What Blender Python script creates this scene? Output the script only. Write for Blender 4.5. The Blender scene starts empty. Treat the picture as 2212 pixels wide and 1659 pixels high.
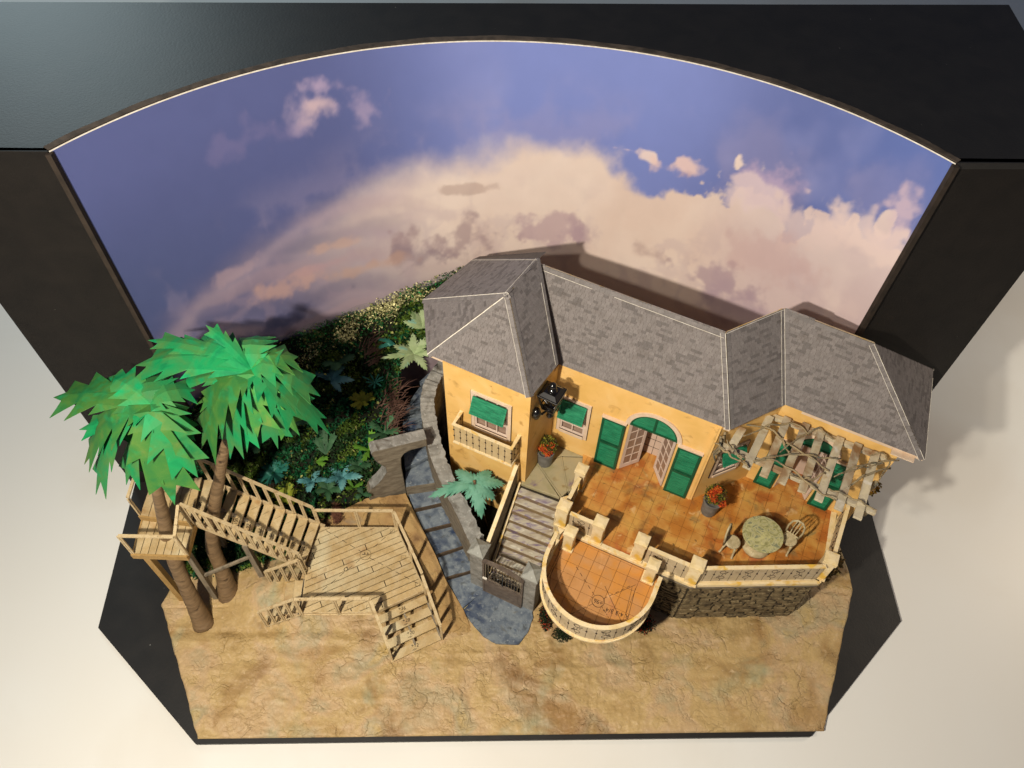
import bpy, bmesh, math, random
import numpy as np
from mathutils import Vector, Matrix
random.seed(7); rng = np.random.default_rng(7)
S = bpy.context.scene; C = S.collection
# units: 1 = one foot of the scale model
# ------------------------------------------------------------ camera
cam_d = bpy.data.cameras.new("camera"); cam = bpy.data.objects.new("camera", cam_d); C.objects.link(cam); S.camera = cam
cam_d.sensor_width = 36; cam_d.lens = 1651.8/2212*36; cam_d.clip_start = 1; cam_d.clip_end = 1000
_r = Vector((0.99960681, -0.01653177, 0.022648)); _u = Vector((-0.00064383, 0.79396332, 0.60796532)); _f = Vector((0.02803243, 0.60774085, -0.7936405))
cam.matrix_world = Matrix(((_r.x, _u.x, -_f.x, -1.326), (_r.y, _u.y, -_f.y, -14.612), (_r.z, _u.z, -_f.z, 66.698), (0, 0, 0, 1)))
# ------------------------------------------------------------ world + lamps
W = bpy.data.worlds.new("World"); S.world = W; W.use_nodes = True
W.node_tree.nodes["Background"].inputs[0].default_value = (.5, .6, 1, 1)
W.node_tree.nodes["Background"].inputs[1].default_value = 0.075
def area(name, loc, target, size, power, col, size_y=None):
    l = bpy.data.lights.new(name, 'AREA'); l.shape = 'DISK' if size_y is None else 'RECTANGLE'; l.size = size
    if size_y: l.size_y = size_y
    l.energy = power; l.color = col
    o = bpy.data.objects.new(name, l); C.objects.link(o); o.location = loc
    o.rotation_euler = (Vector(target)-Vector(loc)).to_track_quat('-Z', 'Y').to_euler(); return o
area("ceiling_lamp", (-25, -23, 66), (3, 18, 8), 2.4, 54000, (1, .91, .765))
area("ceiling_lamp", (-21, -18, 71), (3, 18, 8), 2.6, 14000, (1, .90, .74))
S.cycles.max_bounces = 6; S.cycles.diffuse_bounces = 2
area("window_light", (-98, 149, 96), (-33, 39, 38), 52, 62000, (.74, .93, .98), 34)
area("side_fill", (88, 34, 46), (62, 22, 0), 8, 17000, (1, .84, .64))  # added fill, brightens the shaded table to the right of the box
S.view_settings.view_transform = 'Standard'; S.view_settings.look = 'None'; S.view_settings.exposure = 0.0; S.view_settings.gamma = 1

# ------------------------------------------------------------ materials
def lin(h):
    if isinstance(h, str):
        h = h.lstrip('#'); c = [int(h[i:i+2], 16)/255 for i in (0, 2, 4)]
    else: c = list(h)
    return tuple((x/12.92 if x <= .04045 else ((x+.055)/1.055)**2.4) for x in c)+(1,)
def mat(name, cols, scale=1., detail=6., rough=.75, bump=.0, bscale=8., stretch=(1, 1, 1), rnd=0., spots=None, spec=.3, attr=None, dist=.4, wrinkle=0., lo=.3, hi=.7, coat=0., alpha=1., wscale=.9, grain=0., gscale=20., rot=0.):
    m = bpy.data.materials.new(name); m.use_nodes = True; nt = m.node_tree; N = nt.nodes; L = nt.links
    b = N['Principled BSDF']; b.inputs['Roughness'].default_value = rough; b.inputs['Specular IOR Level'].default_value = spec
    b.inputs['Coat Weight'].default_value = coat; b.inputs['Coat Roughness'].default_value = .3
    tc = N.new('ShaderNodeTexCoord'); mp = N.new('ShaderNodeMapping'); mp.inputs['Scale'].default_value = stretch; mp.inputs['Rotation'].default_value = (0, 0, rot)
    L.new(tc.outputs['Object'], mp.inputs['Vector'])
    n = N.new('ShaderNodeTexNoise'); n.inputs['Scale'].default_value = scale; n.inputs['Detail'].default_value = detail; n.inputs['Distortion'].default_value = dist
    L.new(mp.outputs[0], n.inputs['Vector'])
    cr = N.new('ShaderNodeValToRGB'); e = cr.color_ramp.elements
    while len(e) < len(cols): e.new(.5)
    for i, c in enumerate(cols):
        e[i].position = lo+(hi-lo)*i/max(1, len(cols)-1); e[i].color = lin(c)
    L.new(n.outputs[0], cr.inputs[0]); col = cr.outputs[0]
    def mixc(fac, c, mode='MIX'):
        nonlocal col
        x = N.new('ShaderNodeMix'); x.data_type = 'RGBA'; x.blend_type = mode
        if isinstance(fac, (int, float)): x.inputs[0].default_value = fac
        else: L.new(fac, x.inputs[0])
        L.new(col, x.inputs[6])
        if isinstance(c, (tuple, list)): x.inputs[7].default_value = c
        else: L.new(c, x.inputs[7])
        col = x.outputs[2]
    for sp in (spots or []):
        c, sc, l, h = sp[:4]; n2 = N.new('ShaderNodeTexNoise'); n2.inputs['Scale'].default_value = sc; n2.inputs['Detail'].default_value = 5; n2.inputs['Distortion'].default_value = .6
        mp2 = N.new('ShaderNodeMapping'); mp2.inputs['Location'].default_value = (sc*3.7, l*91, h*13); mp2.inputs['Scale'].default_value = sp[4] if len(sp) > 4 else stretch; mp2.inputs['Rotation'].default_value = (0, 0, rot)
        L.new(tc.outputs['Object'], mp2.inputs[0]); L.new(mp2.outputs[0], n2.inputs['Vector'])
        mr = N.new('ShaderNodeMapRange'); mr.inputs[1].default_value = l; mr.inputs[2].default_value = h; L.new(n2.outputs[0], mr.inputs[0])
        mixc(mr.outputs[0], lin(c))
    if attr:
        a = N.new('ShaderNodeAttribute'); a.attribute_name = attr; mixc(1., a.outputs['Color'], 'MULTIPLY')
    if grain:
        n4 = N.new('ShaderNodeTexNoise'); n4.inputs['Scale'].default_value = gscale; n4.inputs['Detail'].default_value = 3; L.new(mp.outputs[0], n4.inputs['Vector'])
        m4 = N.new('ShaderNodeMapRange'); m4.inputs[1].default_value = .3; m4.inputs[2].default_value = .7; m4.inputs[3].default_value = 1-grain; m4.inputs[4].default_value = 1+grain
        L.new(n4.outputs[0], m4.inputs[0]); hs = N.new('ShaderNodeHueSaturation'); L.new(m4.outputs[0], hs.inputs['Value']); L.new(col, hs.inputs['Color']); col = hs.outputs[0]
    if rnd:
        oi = N.new('ShaderNodeObjectInfo'); m5 = N.new('ShaderNodeMapRange'); m5.inputs[3].default_value = 1-rnd; m5.inputs[4].default_value = 1+rnd
        L.new(oi.outputs['Random'], m5.inputs[0]); hs = N.new('ShaderNodeHueSaturation'); L.new(m5.outputs[0], hs.inputs['Value']); L.new(col, hs.inputs['Color']); col = hs.outputs[0]
    last = None
    if bump:
        n3 = N.new('ShaderNodeTexNoise'); n3.inputs['Scale'].default_value = bscale; n3.inputs['Detail'].default_value = 6; L.new(mp.outputs[0], n3.inputs['Vector'])
        bp = N.new('ShaderNodeBump'); bp.inputs['Strength'].default_value = 1; bp.inputs['Distance'].default_value = bump; L.new(n3.outputs[0], bp.inputs['Height']); last = bp.outputs[0]
    if wrinkle:
        nd = N.new('ShaderNodeTexNoise'); nd.inputs['Scale'].default_value = .7; nd.inputs['Detail'].default_value = 5
        L.new(tc.outputs['Object'], nd.inputs['Vector'])
        va = N.new('ShaderNodeVectorMath'); va.operation = 'SCALE'; va.inputs['Scale'].default_value = 2.6; L.new(nd.outputs['Color'], va.inputs[0])
        vb = N.new('ShaderNodeVectorMath'); vb.operation = 'ADD'; L.new(va.outputs[0], vb.inputs[0]); L.new(tc.outputs['Object'], vb.inputs[1])
        for sc, wd, am in ((wscale, .11, wrinkle), (wscale*2.3, .16, wrinkle*.55)):
            vo = N.new('ShaderNodeTexVoronoi'); vo.feature = 'DISTANCE_TO_EDGE'; vo.inputs['Scale'].default_value = sc; L.new(vb.outputs[0], vo.inputs['Vector'])
            mr = N.new('ShaderNodeMapRange'); mr.inputs[1].default_value = 0; mr.inputs[2].default_value = wd; L.new(vo.outputs['Distance'], mr.inputs[0])
            nm = N.new('ShaderNodeTexNoise'); nm.inputs['Scale'].default_value = sc*.45; nm.inputs['Detail'].default_value = 2; L.new(tc.outputs['Object'], nm.inputs['Vector'])
            mm = N.new('ShaderNodeMapRange'); mm.inputs[1].default_value = .42; mm.inputs[2].default_value = .6; L.new(nm.outputs[0], mm.inputs[0])
            pw = N.new('ShaderNodeMath'); pw.operation = 'POWER'; pw.inputs[1].default_value = .5; L.new(mr.outputs[0], pw.inputs[0])
            bp = N.new('ShaderNodeBump'); bp.inputs['Distance'].default_value = am; L.new(pw.outputs[0], bp.inputs['Height']); L.new(mm.outputs[0], bp.inputs['Strength'])
            if last: L.new(last, bp.inputs['Normal'])
            last = bp.outputs[0]
    if last: L.new(last, b.inputs['Normal'])
    if alpha < 1: b.inputs['Alpha'].default_value = alpha
    L.new(col, b.inputs['Base Color']); return m

MT = {}
MT['table'] = mat('table_paint', ['#eaeae6', '#e7e3da'], .03, rough=.42, spec=.35, spots=[('#d8d0c2', .03, .5, .8)])
MT['black'] = mat('black_board', ['#1d1c1b', '#252321'], .5, rough=.50, bump=.01, bscale=6, spec=.42, spots=[('#8a8a84', 2.6, .77, .79)], grain=.06)
MT['blackwing'] = mat('black_wing_board', ['#171412', '#1e1a17'], .5, rough=.6, bump=.01, bscale=6, spec=.22, spots=[('#7a766c', 2.6, .77, .79)], grain=.06)
MT['blackedge'] = mat('board_edge', ['#3a322b', '#5c5046'], 1.2, rough=.8, bump=.02, bscale=4)
MT['postedge'] = mat('dark_board_edge', ['#2a231d', '#3a3028'], 1.2, rough=.8)
MT['whiteedge'] = mat('paper_edge', ['#f4efe4', '#d6cbb8'], 3, rough=.8)
MT['sand'] = mat('painted_plaster_sand', ['#9a7d50', '#b19462', '#bb9f6c', '#bd9f76', '#ab9a76', '#ba9e64'], .24, rough=.55, bump=.16, bscale=1.1, wrinkle=.07, wscale=.5, spec=.4,
   spots=[('#cdb088', .5, .6, .78), ('#8c6a44', .16, .60, .74), ('#aca68a', .16, .62, .8), ('#cdb28a', 2.4, .60, .78), ('#9c9c7c', .18, .58, .76), ('#9c7848', .24, .56, .76), ('#8f7a5a', 2.2, .66, .8)], grain=.07, gscale=6)
MT['hilltan'] = mat('painted_slope', ['#7c5e3c', '#a07f50', '#ad8e5c', '#866c4a'], .45, rough=.7, bump=.05, bscale=4, wrinkle=.06, wscale=.8, spots=[('#6d4f3a', .5, .6, .75), ('#7d7a70', .4, .62, .75)])
MT['roof'] = mat('printed_shingle', ['#7a7573', '#858180', '#7f7a79'], 1.4, rough=.85, attr='tint', grain=.14, gscale=16, bump=.01, bscale=20)
MT['roofbase'] = mat('roof_board', ['#5e564f', '#685f57'], 2, rough=.9)
MT['cream'] = mat('cream_paint', ['#d9bf8a', '#e6cf9e', '#ecd8b0', '#d8b368'], .9, rough=.6, bump=.015, bscale=12, spots=[('#e2b64e', .8, .55, .68), ('#c99b78', 1.1, .63, .75)])
MT['yellow'] = mat('yellow_stucco', ['#e6b868', '#eec074', '#f0c884'], .5, rough=.55, bump=.02, bscale=5, spots=[('#c99a54', 1.1, .60, .76), ('#efc478', .45, .6, .8), ('#a87838', 3.1, .72, .8)], spec=.35)
MT['trim'] = mat('trim_paint', ['#e6cfb6', '#dcc0a4'], 2, rough=.6, spots=[('#b58e6c', 2.5, .68, .8)])
MT['white'] = mat('white_paint', ['#e2cdbd', '#d8c2b2'], 2, rough=.6)
MT['green'] = mat('green_shutter', ['#17694a', '#22845e', '#34986e'], 1.2, stretch=(1, 1, 9), rough=.5, bump=.02, bscale=6, dist=.1, spots=[('#5fb58e', 5, .68, .8, (1, 1, 12))])
MT['greend'] = mat('green_frame', ['#0c4a30', '#12583a'], 2, rough=.5, bump=.01)  # frame green; on shutter bodies, shade in the slat gaps painted as darker colour
MT['glass'] = mat('window_acetate', ['#8d7464', '#9c8474'], 1, rough=.25, spec=.5)
MT['room'] = mat('room_paint', ['#d4b9a6', '#dcc3b0'], .6, rough=.7)
MT['line'] = mat('drawn_line', ['#3b2a1c', '#4a3524'], 3, rough=.8)
MT['tile'] = mat('terracotta_tile', ['#a4642e', '#ba7832', '#cc964e', '#b66c30', '#a4602c'], .30, detail=9, rough=.36, bump=.012, bscale=8, rnd=.05, spec=.45, coat=.12,
   spots=[('#74502e', .42, .55, .72), ('#cc9c50', .5, .54, .68), ('#b86a40', .35, .62, .72), ('#4a3420', 3.2, .64, .76), ('#7d7450', .5, .62, .76), ('#d8b078', 1.1, .62, .74)])
MT['tile2'] = mat('terracotta_tile_pale', ['#b27e48', '#c4905c', '#cc8c44', '#bc8450'], .35, detail=9, rough=.5, bump=.012, bscale=8, rnd=.04, spots=[('#a8705c', .5, .62, .76), ('#d8a878', .6, .6, .7), ('#7d6340', .6, .68, .8)])
MT['grout'] = mat('tile_joint', ['#84592f', '#986838'], 1, rough=.8)
MT['stone'] = mat('rubble_stone', ['#443828', '#64553c', '#7e6e50', '#50442f'], 1.6, rough=.75, bump=.06, bscale=5, rnd=.28, spots=[('#b8ad8c', 3, .68, .8), ('#2c281f', 2, .62, .75)])
MT['stonegrout'] = mat('stone_joint', ['#2a241b', '#3a3224'], 2, rough=.9, bump=.05)
MT['slab'] = mat('blue_slate', ['#4c5664', '#646e7a', '#7c858c', '#566272'], .9, detail=9, rough=.55, bump=.05, bscale=5, rnd=.08, dist=.5, spots=[('#2f3d58', .45, .52, .70), ('#8c9396', 1.8, .56, .78), ('#a4a9aa', 4, .64, .78), ('#4a4e50', 1.2, .58, .72), ('#6a6450', .7, .66, .8)])
MT['riser'] = mat('slab_riser', ['#3a2f25', '#5a4a38', '#42362b'], 1.4, rough=.7, bump=.04, bscale=6)
MT['grey'] = mat('grey_masonry', ['#74726c', '#8c8a84', '#a09e98'], 1.3, detail=8, rough=.62, bump=.07, bscale=4, dist=.6, spots=[('#b8b8b2', 4, .60, .74), ('#4a4032', .7, .58, .74)])
MT['greybrown'] = mat('brown_masonry', ['#665c4e', '#7c7262', '#908674'], 1.1, detail=8, rough=.7, bump=.05, bscale=5, stretch=(1, 1, 2.2), spots=[('#8d8270', 2, .62, .74)])
MT['cap'] = mat('cap_stone', ['#8a8a84', '#9a9a92', '#7c7c76'], 1.6, detail=8, rough=.6, bump=.03, bscale=6, spots=[('#c8c8c0', 3, .66, .76)])
MT['purple'] = mat('lilac_step', ['#8c7c6c', '#a89c88', '#bcb4a2', '#84768c'], .8, detail=8, stretch=(.8, 2.2, 1), rough=.5, bump=.015, bscale=6, dist=.4, rot=.466, spots=[('#6f5f86', .9, .58, .7), ('#e0dccb', 1.1, .6, .72), ('#8c6848', 1.3, .64, .76)])
MT['steprise'] = mat('tan_riser', ['#6a5540', '#85704f', '#786458'], .9, rough=.6, bump=.03, stretch=(1, 1, 1), spots=[('#6a5a78', 1, .6, .74), ('#a08a5c', 1.5, .62, .74)])
MT['landing'] = mat('landing_tile', ['#98906a', '#a89c7c', '#b0a078'], .7, rough=.6, bump=.02, bscale=7, spots=[('#7c6874', .8, .6, .74), ('#8e7a50', 1.2, .62, .74)])
MT['wood'] = mat('balsa_board', ['#b8a074', '#c6b086', '#b69c6e', '#c2ac84'], .5, stretch=(1, 1, 1), rough=.62, bump=.01, bscale=9, rnd=.07, spots=[('#cbbf9c', .25, .5, .7), ('#a07c50', .4, .60, .75)], grain=.08, gscale=7)
MT['rail'] = mat('balsa_strip', ['#bca57c', '#cfba92', '#b0966c'], 2, rough=.6, bump=.015, bscale=10, spots=[('#8a6c44', 3, .62, .74)])
MT['greywood'] = mat('grey_wood', ['#6b6254', '#857a68', '#9a8c74'], 1.2, rough=.7, bump=.03, stretch=(2, 2, .5), spots=[('#5a5044', 2, .6, .75)])
MT['palewood'] = mat('tan_post', ['#a4824c', '#b4925c'], 1.2, rough=.65, bump=.02, stretch=(2, 2, .5))
MT['ink'] = mat('ink', ['#2a2018', '#33281c'], 2, rough=.8)
MT['trunk'] = mat('wrapped_trunk', ['#66523a', '#7c6448', '#8a7254'], .9, rough=.55, bump=.06, bscale=2.5, stretch=(1, 1, 4.5), spots=[('#3e2c1c', 1.1, .60, .74, (1, 1, 3)), ('#a07e54', 2, .66, .78, (1, 1, 6))], spec=.35)
def leafmat(name, cols, **k): return mat(name, cols, k.pop('scale', .8), rough=k.pop('rough', .6), rnd=k.pop('rnd', .26), bump=.015, bscale=6, spec=.2, **k)
MT['leaf'] = leafmat('palm_paper', ['#10784a', '#1d9054', '#32884e', '#468446', '#1c965c'], scale=.45, detail=3, spots=[('#3fae74', 1.1, .66, .80), ('#5c8446', .4, .60, .8), ('#0c7044', .6, .6, .8)])
MT['leafo'] = leafmat('palm_paper_olive', ['#2a7842', '#44823c', '#5c883e'], spots=[('#2c9a5c', .8, .56, .75), ('#7a8040', .6, .6, .8)])
MT['fern'] = leafmat('fern_paper', ['#4f8a72', '#6aa088', '#7cae98'], rnd=.05, spots=[('#3a705c', 1.2, .6, .74)])
MT['paleleaf'] = leafmat('pale_leaf', ['#7c9264', '#98aa7c', '#a8b890'], spots=[('#5f7d4a', 1, .6, .72), ('#7fb8a8', .8, .62, .74)])
MT['blueleaf'] = leafmat('blue_leaf', ['#2f5e60', '#508486', '#6c9c98'], spots=[('#244e50', 1, .55, .72)])
MT['tealleaf'] = leafmat('teal_leaf', ['#1b5548', '#2c6e60', '#235c4e'], spots=[('#6aa898', 1.2, .62, .74)])
MT['limeleaf'] = leafmat('lime_leaf', ['#437024', '#5c882e', '#4e7a2a'])
MT['oliveleaf'] = leafmat('olive_leaf', ['#5f6a20', '#828a2c', '#6f7a24'])
MT['darkleaf'] = leafmat('dark_leaf', ['#26442c', '#35583a', '#456a48'])
MT['redgrass'] = mat('red_brown_fibre', ['#3a2620', '#523a30', '#644a3e'], 3, rough=.7, rnd=.2)
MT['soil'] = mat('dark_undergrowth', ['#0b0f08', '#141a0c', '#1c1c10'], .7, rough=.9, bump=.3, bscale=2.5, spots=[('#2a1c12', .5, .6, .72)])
MT['moss'] = mat('moss_foliage', ['#ffffff', '#ffffff'], 1, rough=.6, attr='tint')
MT['iron'] = mat('black_enamel', ['#0c0a09', '#120f0d'], 1, rough=.16, spec=.6, coat=.5)
MT['wire'] = mat('drawn_ironwork', ['#2c2019', '#38291f'], 4, rough=.7)
MT['panel'] = mat('railing_film', ['#c6b290', '#d2be9c', '#bca888'], .8, rough=.4, alpha=.78, spots=[('#ddd0b8', 1, .6, .74), ('#8f7a5a', .6, .62, .76)])
MT['panelp'] = mat('balcony_film', ['#d2b888', '#dcc498'], 1, rough=.4, alpha=.75)
MT['weather'] = mat('weathered_slat', ['#94704e', '#a98e6c', '#cbbd9e', '#b8ac94', '#8f6c48'], .45, detail=8, rough=.6, bump=.03, bscale=6, rnd=.14, spots=[('#d2cabb', 1.0, .58, .72), ('#6b4a2c', .8, .62, .76)])
MT['vine'] = mat('twisted_vine', ['#7a6c54', '#a08c68', '#8a7c62', '#5e6058'], 1.2, rough=.65, bump=.08, bscale=4, spots=[('#a2926c', 2, .62, .75)])
MT['pot'] = mat('zinc_pot', ['#5e5c58', '#6e6c68', '#7a7874'], 1.6, rough=.5, bump=.01, bscale=9, spots=[('#8c8a84', 2, .64, .76)])
MT['tabletop'] = mat('marbled_top', ['#8c8a5c', '#a8a470', '#c0ba8c', '#82866a'], 1.1, detail=5, rough=.35, dist=3.2, lo=.35, hi=.62, spec=.45, spots=[('#c2bd86', 1.7, .6, .66)])
MT['chair'] = mat('stone_grey_chair', ['#a2926c', '#bcac86', '#ccbe9c'], 2.5, rough=.55, bump=.02, spots=[('#6c6a58', 2.5, .6, .72)])
MT['gate'] = mat('brown_gate', ['#554a42', '#665a50', '#73675c'], 2, rough=.5, bump=.02)
MT['flower'] = mat('flower_foam', ['#ffffff', '#ffffff'], 1, rough=.85, attr='tint')
MT['brownbush'] = mat('brown_fringe', ['#4a2c20', '#6e4836'], 3, rough=.9)

# ------------------------------------------------------------ mesh helpers
class MB:
    def __init__(s): s.v = []; s.f = []; s.t = []
    def add(s, vs, fs, t=None):
        o = len(s.v); s.v += [tuple(map(float, v)) for v in vs]; s.f += [tuple(i+o for i in f) for f in fs]; s.t += [t]*len(fs); return s
    def hexa(s, a, b, t=None):   # a: 4 bottom corners, b: 4 top corners (ccw from above)
        return s.add(list(a)+list(b), [(3, 2, 1, 0), (4, 5, 6, 7), (0, 1, 5, 4), (1, 2, 6, 5), (2, 3, 7, 6), (3, 0, 4, 7)], t)
    def prism(s, pts, z0, z1, t=None):
        p = [tuple(q[:2]) for q in pts]
        if sum(p[i][0]*p[(i+1) % len(p)][1]-p[(i+1) % len(p)][0]*p[i][1] for i in range(len(p))) < 0: p.reverse()
        n = len(p); return s.add([(x, y, z0) for x, y in p]+[(x, y, z1) for x, y in p], [tuple(range(n-1, -1, -1)), tuple(range(n, 2*n))]+[(i, (i+1) % n, n+(i+1) % n, n+i) for i in range(n)], t)
    def box(s, x0, x1, y0, y1, z0, z1, t=None): return s.prism([(x0, y0), (x1, y0), (x1, y1), (x0, y1)], z0, z1, t)
    def beam(s, p, q, w, h, up=(0, 0, 1), t=None):
        p = Vector(p); q = Vector(q); d = (q-p).normalized(); u = Vector(up)
        if abs(d.dot(u)) > .98: u = Vector((0.449, .893, 0))
        a = d.cross(u).normalized()*w/2; b = a.cross(d).normalized()*h/2
        return s.add([p-a-b, p+a-b, p+a+b, p-a+b, q-a-b, q+a-b, q+a+b, q-a+b], [(0, 1, 2, 3), (7, 6, 5, 4), (1, 0, 4, 5), (2, 1, 5, 6), (3, 2, 6, 7), (0, 3, 7, 4)], t)
    def tube(s, pts, r, n=6, t=None):
        pts = [Vector(p) for p in pts]; N = len(pts); rs = r if isinstance(r, (list, tuple)) else [r]*N; vs = []; prev = None
        for i, p in enumerate(pts):
            d = (pts[min(i+1, N-1)]-pts[max(i-1, 0)]).normalized(); a = d.orthogonal().normalized() if prev is None else (prev-d*prev.dot(d)).normalized(); prev = a; b = d.cross(a)
            for k in range(n): an = 2*math.pi*k/n; vs.append(p+(a*math.cos(an)+b*math.sin(an))*rs[i])
        fs = [(i*n+k, i*n+(k+1) % n, (i+1)*n+(k+1) % n, (i+1)*n+k) for i in range(N-1) for k in range(n)]
        fs += [tuple(range(n-1, -1, -1)), tuple(range((N-1)*n, N*n))]; return s.add(vs, fs, t)
    def lathe(s, c, prof, n=20, t=None, ax=None):
        c = Vector(c); vs = []
        for r, z in prof:
            for k in range(n): a = 2*math.pi*k/n; vs.append(c+Vector((r*math.cos(a), r*math.sin(a), z)))
        m = len(prof); fs = [(i*n+k, i*n+(k+1) % n, (i+1)*n+(k+1) % n, (i+1)*n+k) for i in range(m-1) for k in range(n)]
        fs += [tuple(range(n-1, -1, -1)), tuple(range((m-1)*n, m*n))]; return s.add(vs, fs, t)
    def build(s, name, m, parent=None, smooth=False, bevel=0., solid=0., kind=None, label=None, fix=True):
        me = bpy.data.meshes.new(name); off = Vector(parent['_o']) if parent is not None and '_o' in parent else Vector((0, 0, 0))
        me.from_pydata([tuple(Vector(v)-off) for v in s.v], [], s.f)
        if any(t is not None for t in s.t):
            ca = me.color_attributes.new('tint', 'FLOAT_COLOR', 'CORNER'); arr = []
            for f, t in zip(s.f, s.t): arr += list((t or (1, 1, 1))+(1,))*len(f)
            ca.data.foreach_set('color', arr)
        if fix:
            bm = bmesh.new(); bm.from_mesh(me); bmesh.ops.recalc_face_normals(bm, faces=bm.faces)
            if bevel: bmesh.ops.bevel(bm, geom=[e for e in bm.edges if len(e.link_faces) == 2 and e.calc_face_angle(0) > .4], offset=bevel, segments=1, affect='EDGES')
            bm.to_mesh(me); bm.free()
        me.materials.append(m)
        if smooth: me.polygons.foreach_set('use_smooth', [True]*len(me.polygons))
        o = bpy.data.objects.new(name, me); C.objects.link(o)
        if parent is not None:
            o.parent = parent; o['_o'] = tuple(off)
        if solid:
            md = o.modifiers.new('s', 'SOLIDIFY'); md.thickness = solid; md.offset = 0
        if kind: o['kind'] = kind
        if label: o['label'] = label
        return o
def tag(o, label, cat, group=None):
    o['label'] = label; o['category'] = cat
    if group: o['group'] = group
    return o
def thing(name, label, cat, loc=(0, 0, 0), group=None):
    o = bpy.data.objects.new(name, None); C.objects.link(o); o.location = loc; o['_o'] = tuple(map(float, loc)); o.empty_display_size = .3
    return tag(o, label, cat, group)
def struct(o): o['kind'] = 'structure'; return o
def text(s, name, loc, size, rotz, m, parent, tilt=None, ext=.004):
    cu = bpy.data.curves.new(name, 'FONT'); cu.body = s; cu.size = size; cu.align_x = 'CENTER'; cu.align_y = 'CENTER'; cu.extrude = ext
    to = bpy.data.objects.new(name, cu); C.objects.link(to); dg = bpy.context.evaluated_depsgraph_get(); me = bpy.data.meshes.new_from_object(to.evaluated_get(dg))
    bpy.data.objects.remove(to); off = Vector(parent['_o'])
    me.transform(Matrix.Translation(Vector(loc)-off) @ Matrix.Rotation(rotz, 4, 'Z')); me.materials.clear(); me.materials.append(m)
    o = bpy.data.objects.new(name, me); C.objects.link(o); o.parent = parent; return o
def noise2(n, m, f, oct=5, seed=0, ridge=False):
    r = np.random.default_rng(seed); out = np.zeros((n, m)); amp = 1.; tot = 0
    for o in range(oct):
        gx = max(2, int(f*2**o)+2); gy = max(2, int(f*m/n*2**o)+2); G = r.random((gx, gy))
        x = np.linspace(0, gx-1.001, n); y = np.linspace(0, gy-1.001, m); xi = x.astype(int); yi = y.astype(int); fx = (x-xi); fy = (y-yi); fx = fx*fx*(3-2*fx); fy = fy*fy*(3-2*fy)
        a = G[np.ix_(xi, yi)]; b = G[np.ix_(np.minimum(xi+1, gx-1), yi)]; c = G[np.ix_(xi, np.minimum(yi+1, gy-1))]; d = G[np.ix_(np.minimum(xi+1, gx-1), np.minimum(yi+1, gy-1))]
        v = (a*(1-fx)[:, None]+b*fx[:, None])*(1-fy)[None]+(c*(1-fx)[:, None]+d*fx[:, None])*fy[None]
        if ridge: v = 1-abs(2*v-1)
        out += amp*v; tot += amp; amp *= .5
    return out/tot
def grid_mesh(name, P, m, parent=None, tint=None, smooth=True):
    n, k = P.shape[:2]; me = bpy.data.meshes.new(name); idx = np.arange(n*k).reshape(n, k)
    q = np.stack([idx[:-1, :-1], idx[:-1, 1:], idx[1:, 1:], idx[1:, :-1]], -1).reshape(-1, 4)
    me.from_pydata(P.reshape(-1, 3).tolist(), [], q.tolist())
    if tint is not None:
        ca = me.color_attributes.new('tint', 'FLOAT_COLOR', 'POINT'); ca.data.foreach_set('color', np.concatenate([tint.reshape(-1, 3), np.ones((n*k, 1))], 1).ravel().astype('f'))
    me.materials.append(m)
    if smooth: me.polygons.foreach_set('use_smooth', [True]*len(me.polygons))
    o = bpy.data.objects.new(name, me); C.objects.link(o)
    if parent: o.parent = parent
    return o

# ------------------------------------------------------------ setting: table, black display box, printed sky
struct(MB().box(-260, 260, -120, 260, -1, 0).build('tabletop', MT['table']))
BZ = .4
box = thing('display_box', 'large black open display box with a wide arched opening around the model', 'display box', (0, 24, 0))
octo = [(-24.8, .05), (24.8, .05), (35.35, 9.5), (36.2, 24.05), (36.2, 40), (-36.2, 40), (-36.2, 24.05), (-35.35, 9.5)]
MB().prism(octo, 0.002, BZ).build('base_board', MT['black'], box, bevel=.03)
cc = np.array([-.414, 3.15]); R = 34.16; T = 38.7
def cyl(a, z, r=R): return (cc[0]+r*math.sin(a), cc[1]+r*math.cos(a), z)
A0, A1 = math.radians(-52.1), math.radians(53.0)
mb = MB(); n = 60
inner = [cyl(A0+(A1-A0)*i/n, T)[:2] for i in range(n+1)]
outer = [(-37.4, 24.0), (-38.6, 37.5), (-37.0, 41.7), (-20, 42.1), (0, 42.6), (20, 43.0), (38.4, 43.5), (37.9, 39.6), (36.2, 23.8)]
pl = [(p[0]*.998, p[1]) for p in inner]+outer[::-1]
mb.prism(pl, T-.45, T)
mb.build('top_board', MT['black'], box)
mb = MB(); mb.box(-36.6, -27.35, 24.0, 24.4, BZ, T).build('wing_panel', MT['blackwing'], box, bevel=.03)
mb = MB(); mb.box(26.95, 36.2, 23.8, 24.2, BZ, T).build('wing_panel', MT['blackwing'], box, bevel=.03)
for x in (-36.6, 36.2):
    MB().hexa([(x, 24.4, BZ), (x+.3, 24.4, BZ), (x+.3, 40, BZ), (x, 40, BZ)], [(x, 24.4, T-.46), (x+.3, 24.4, T-.46), (x+.3, 40, T-.46), (x, 40, T-.46)]).build('side_panel', MT['black'], box)
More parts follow.
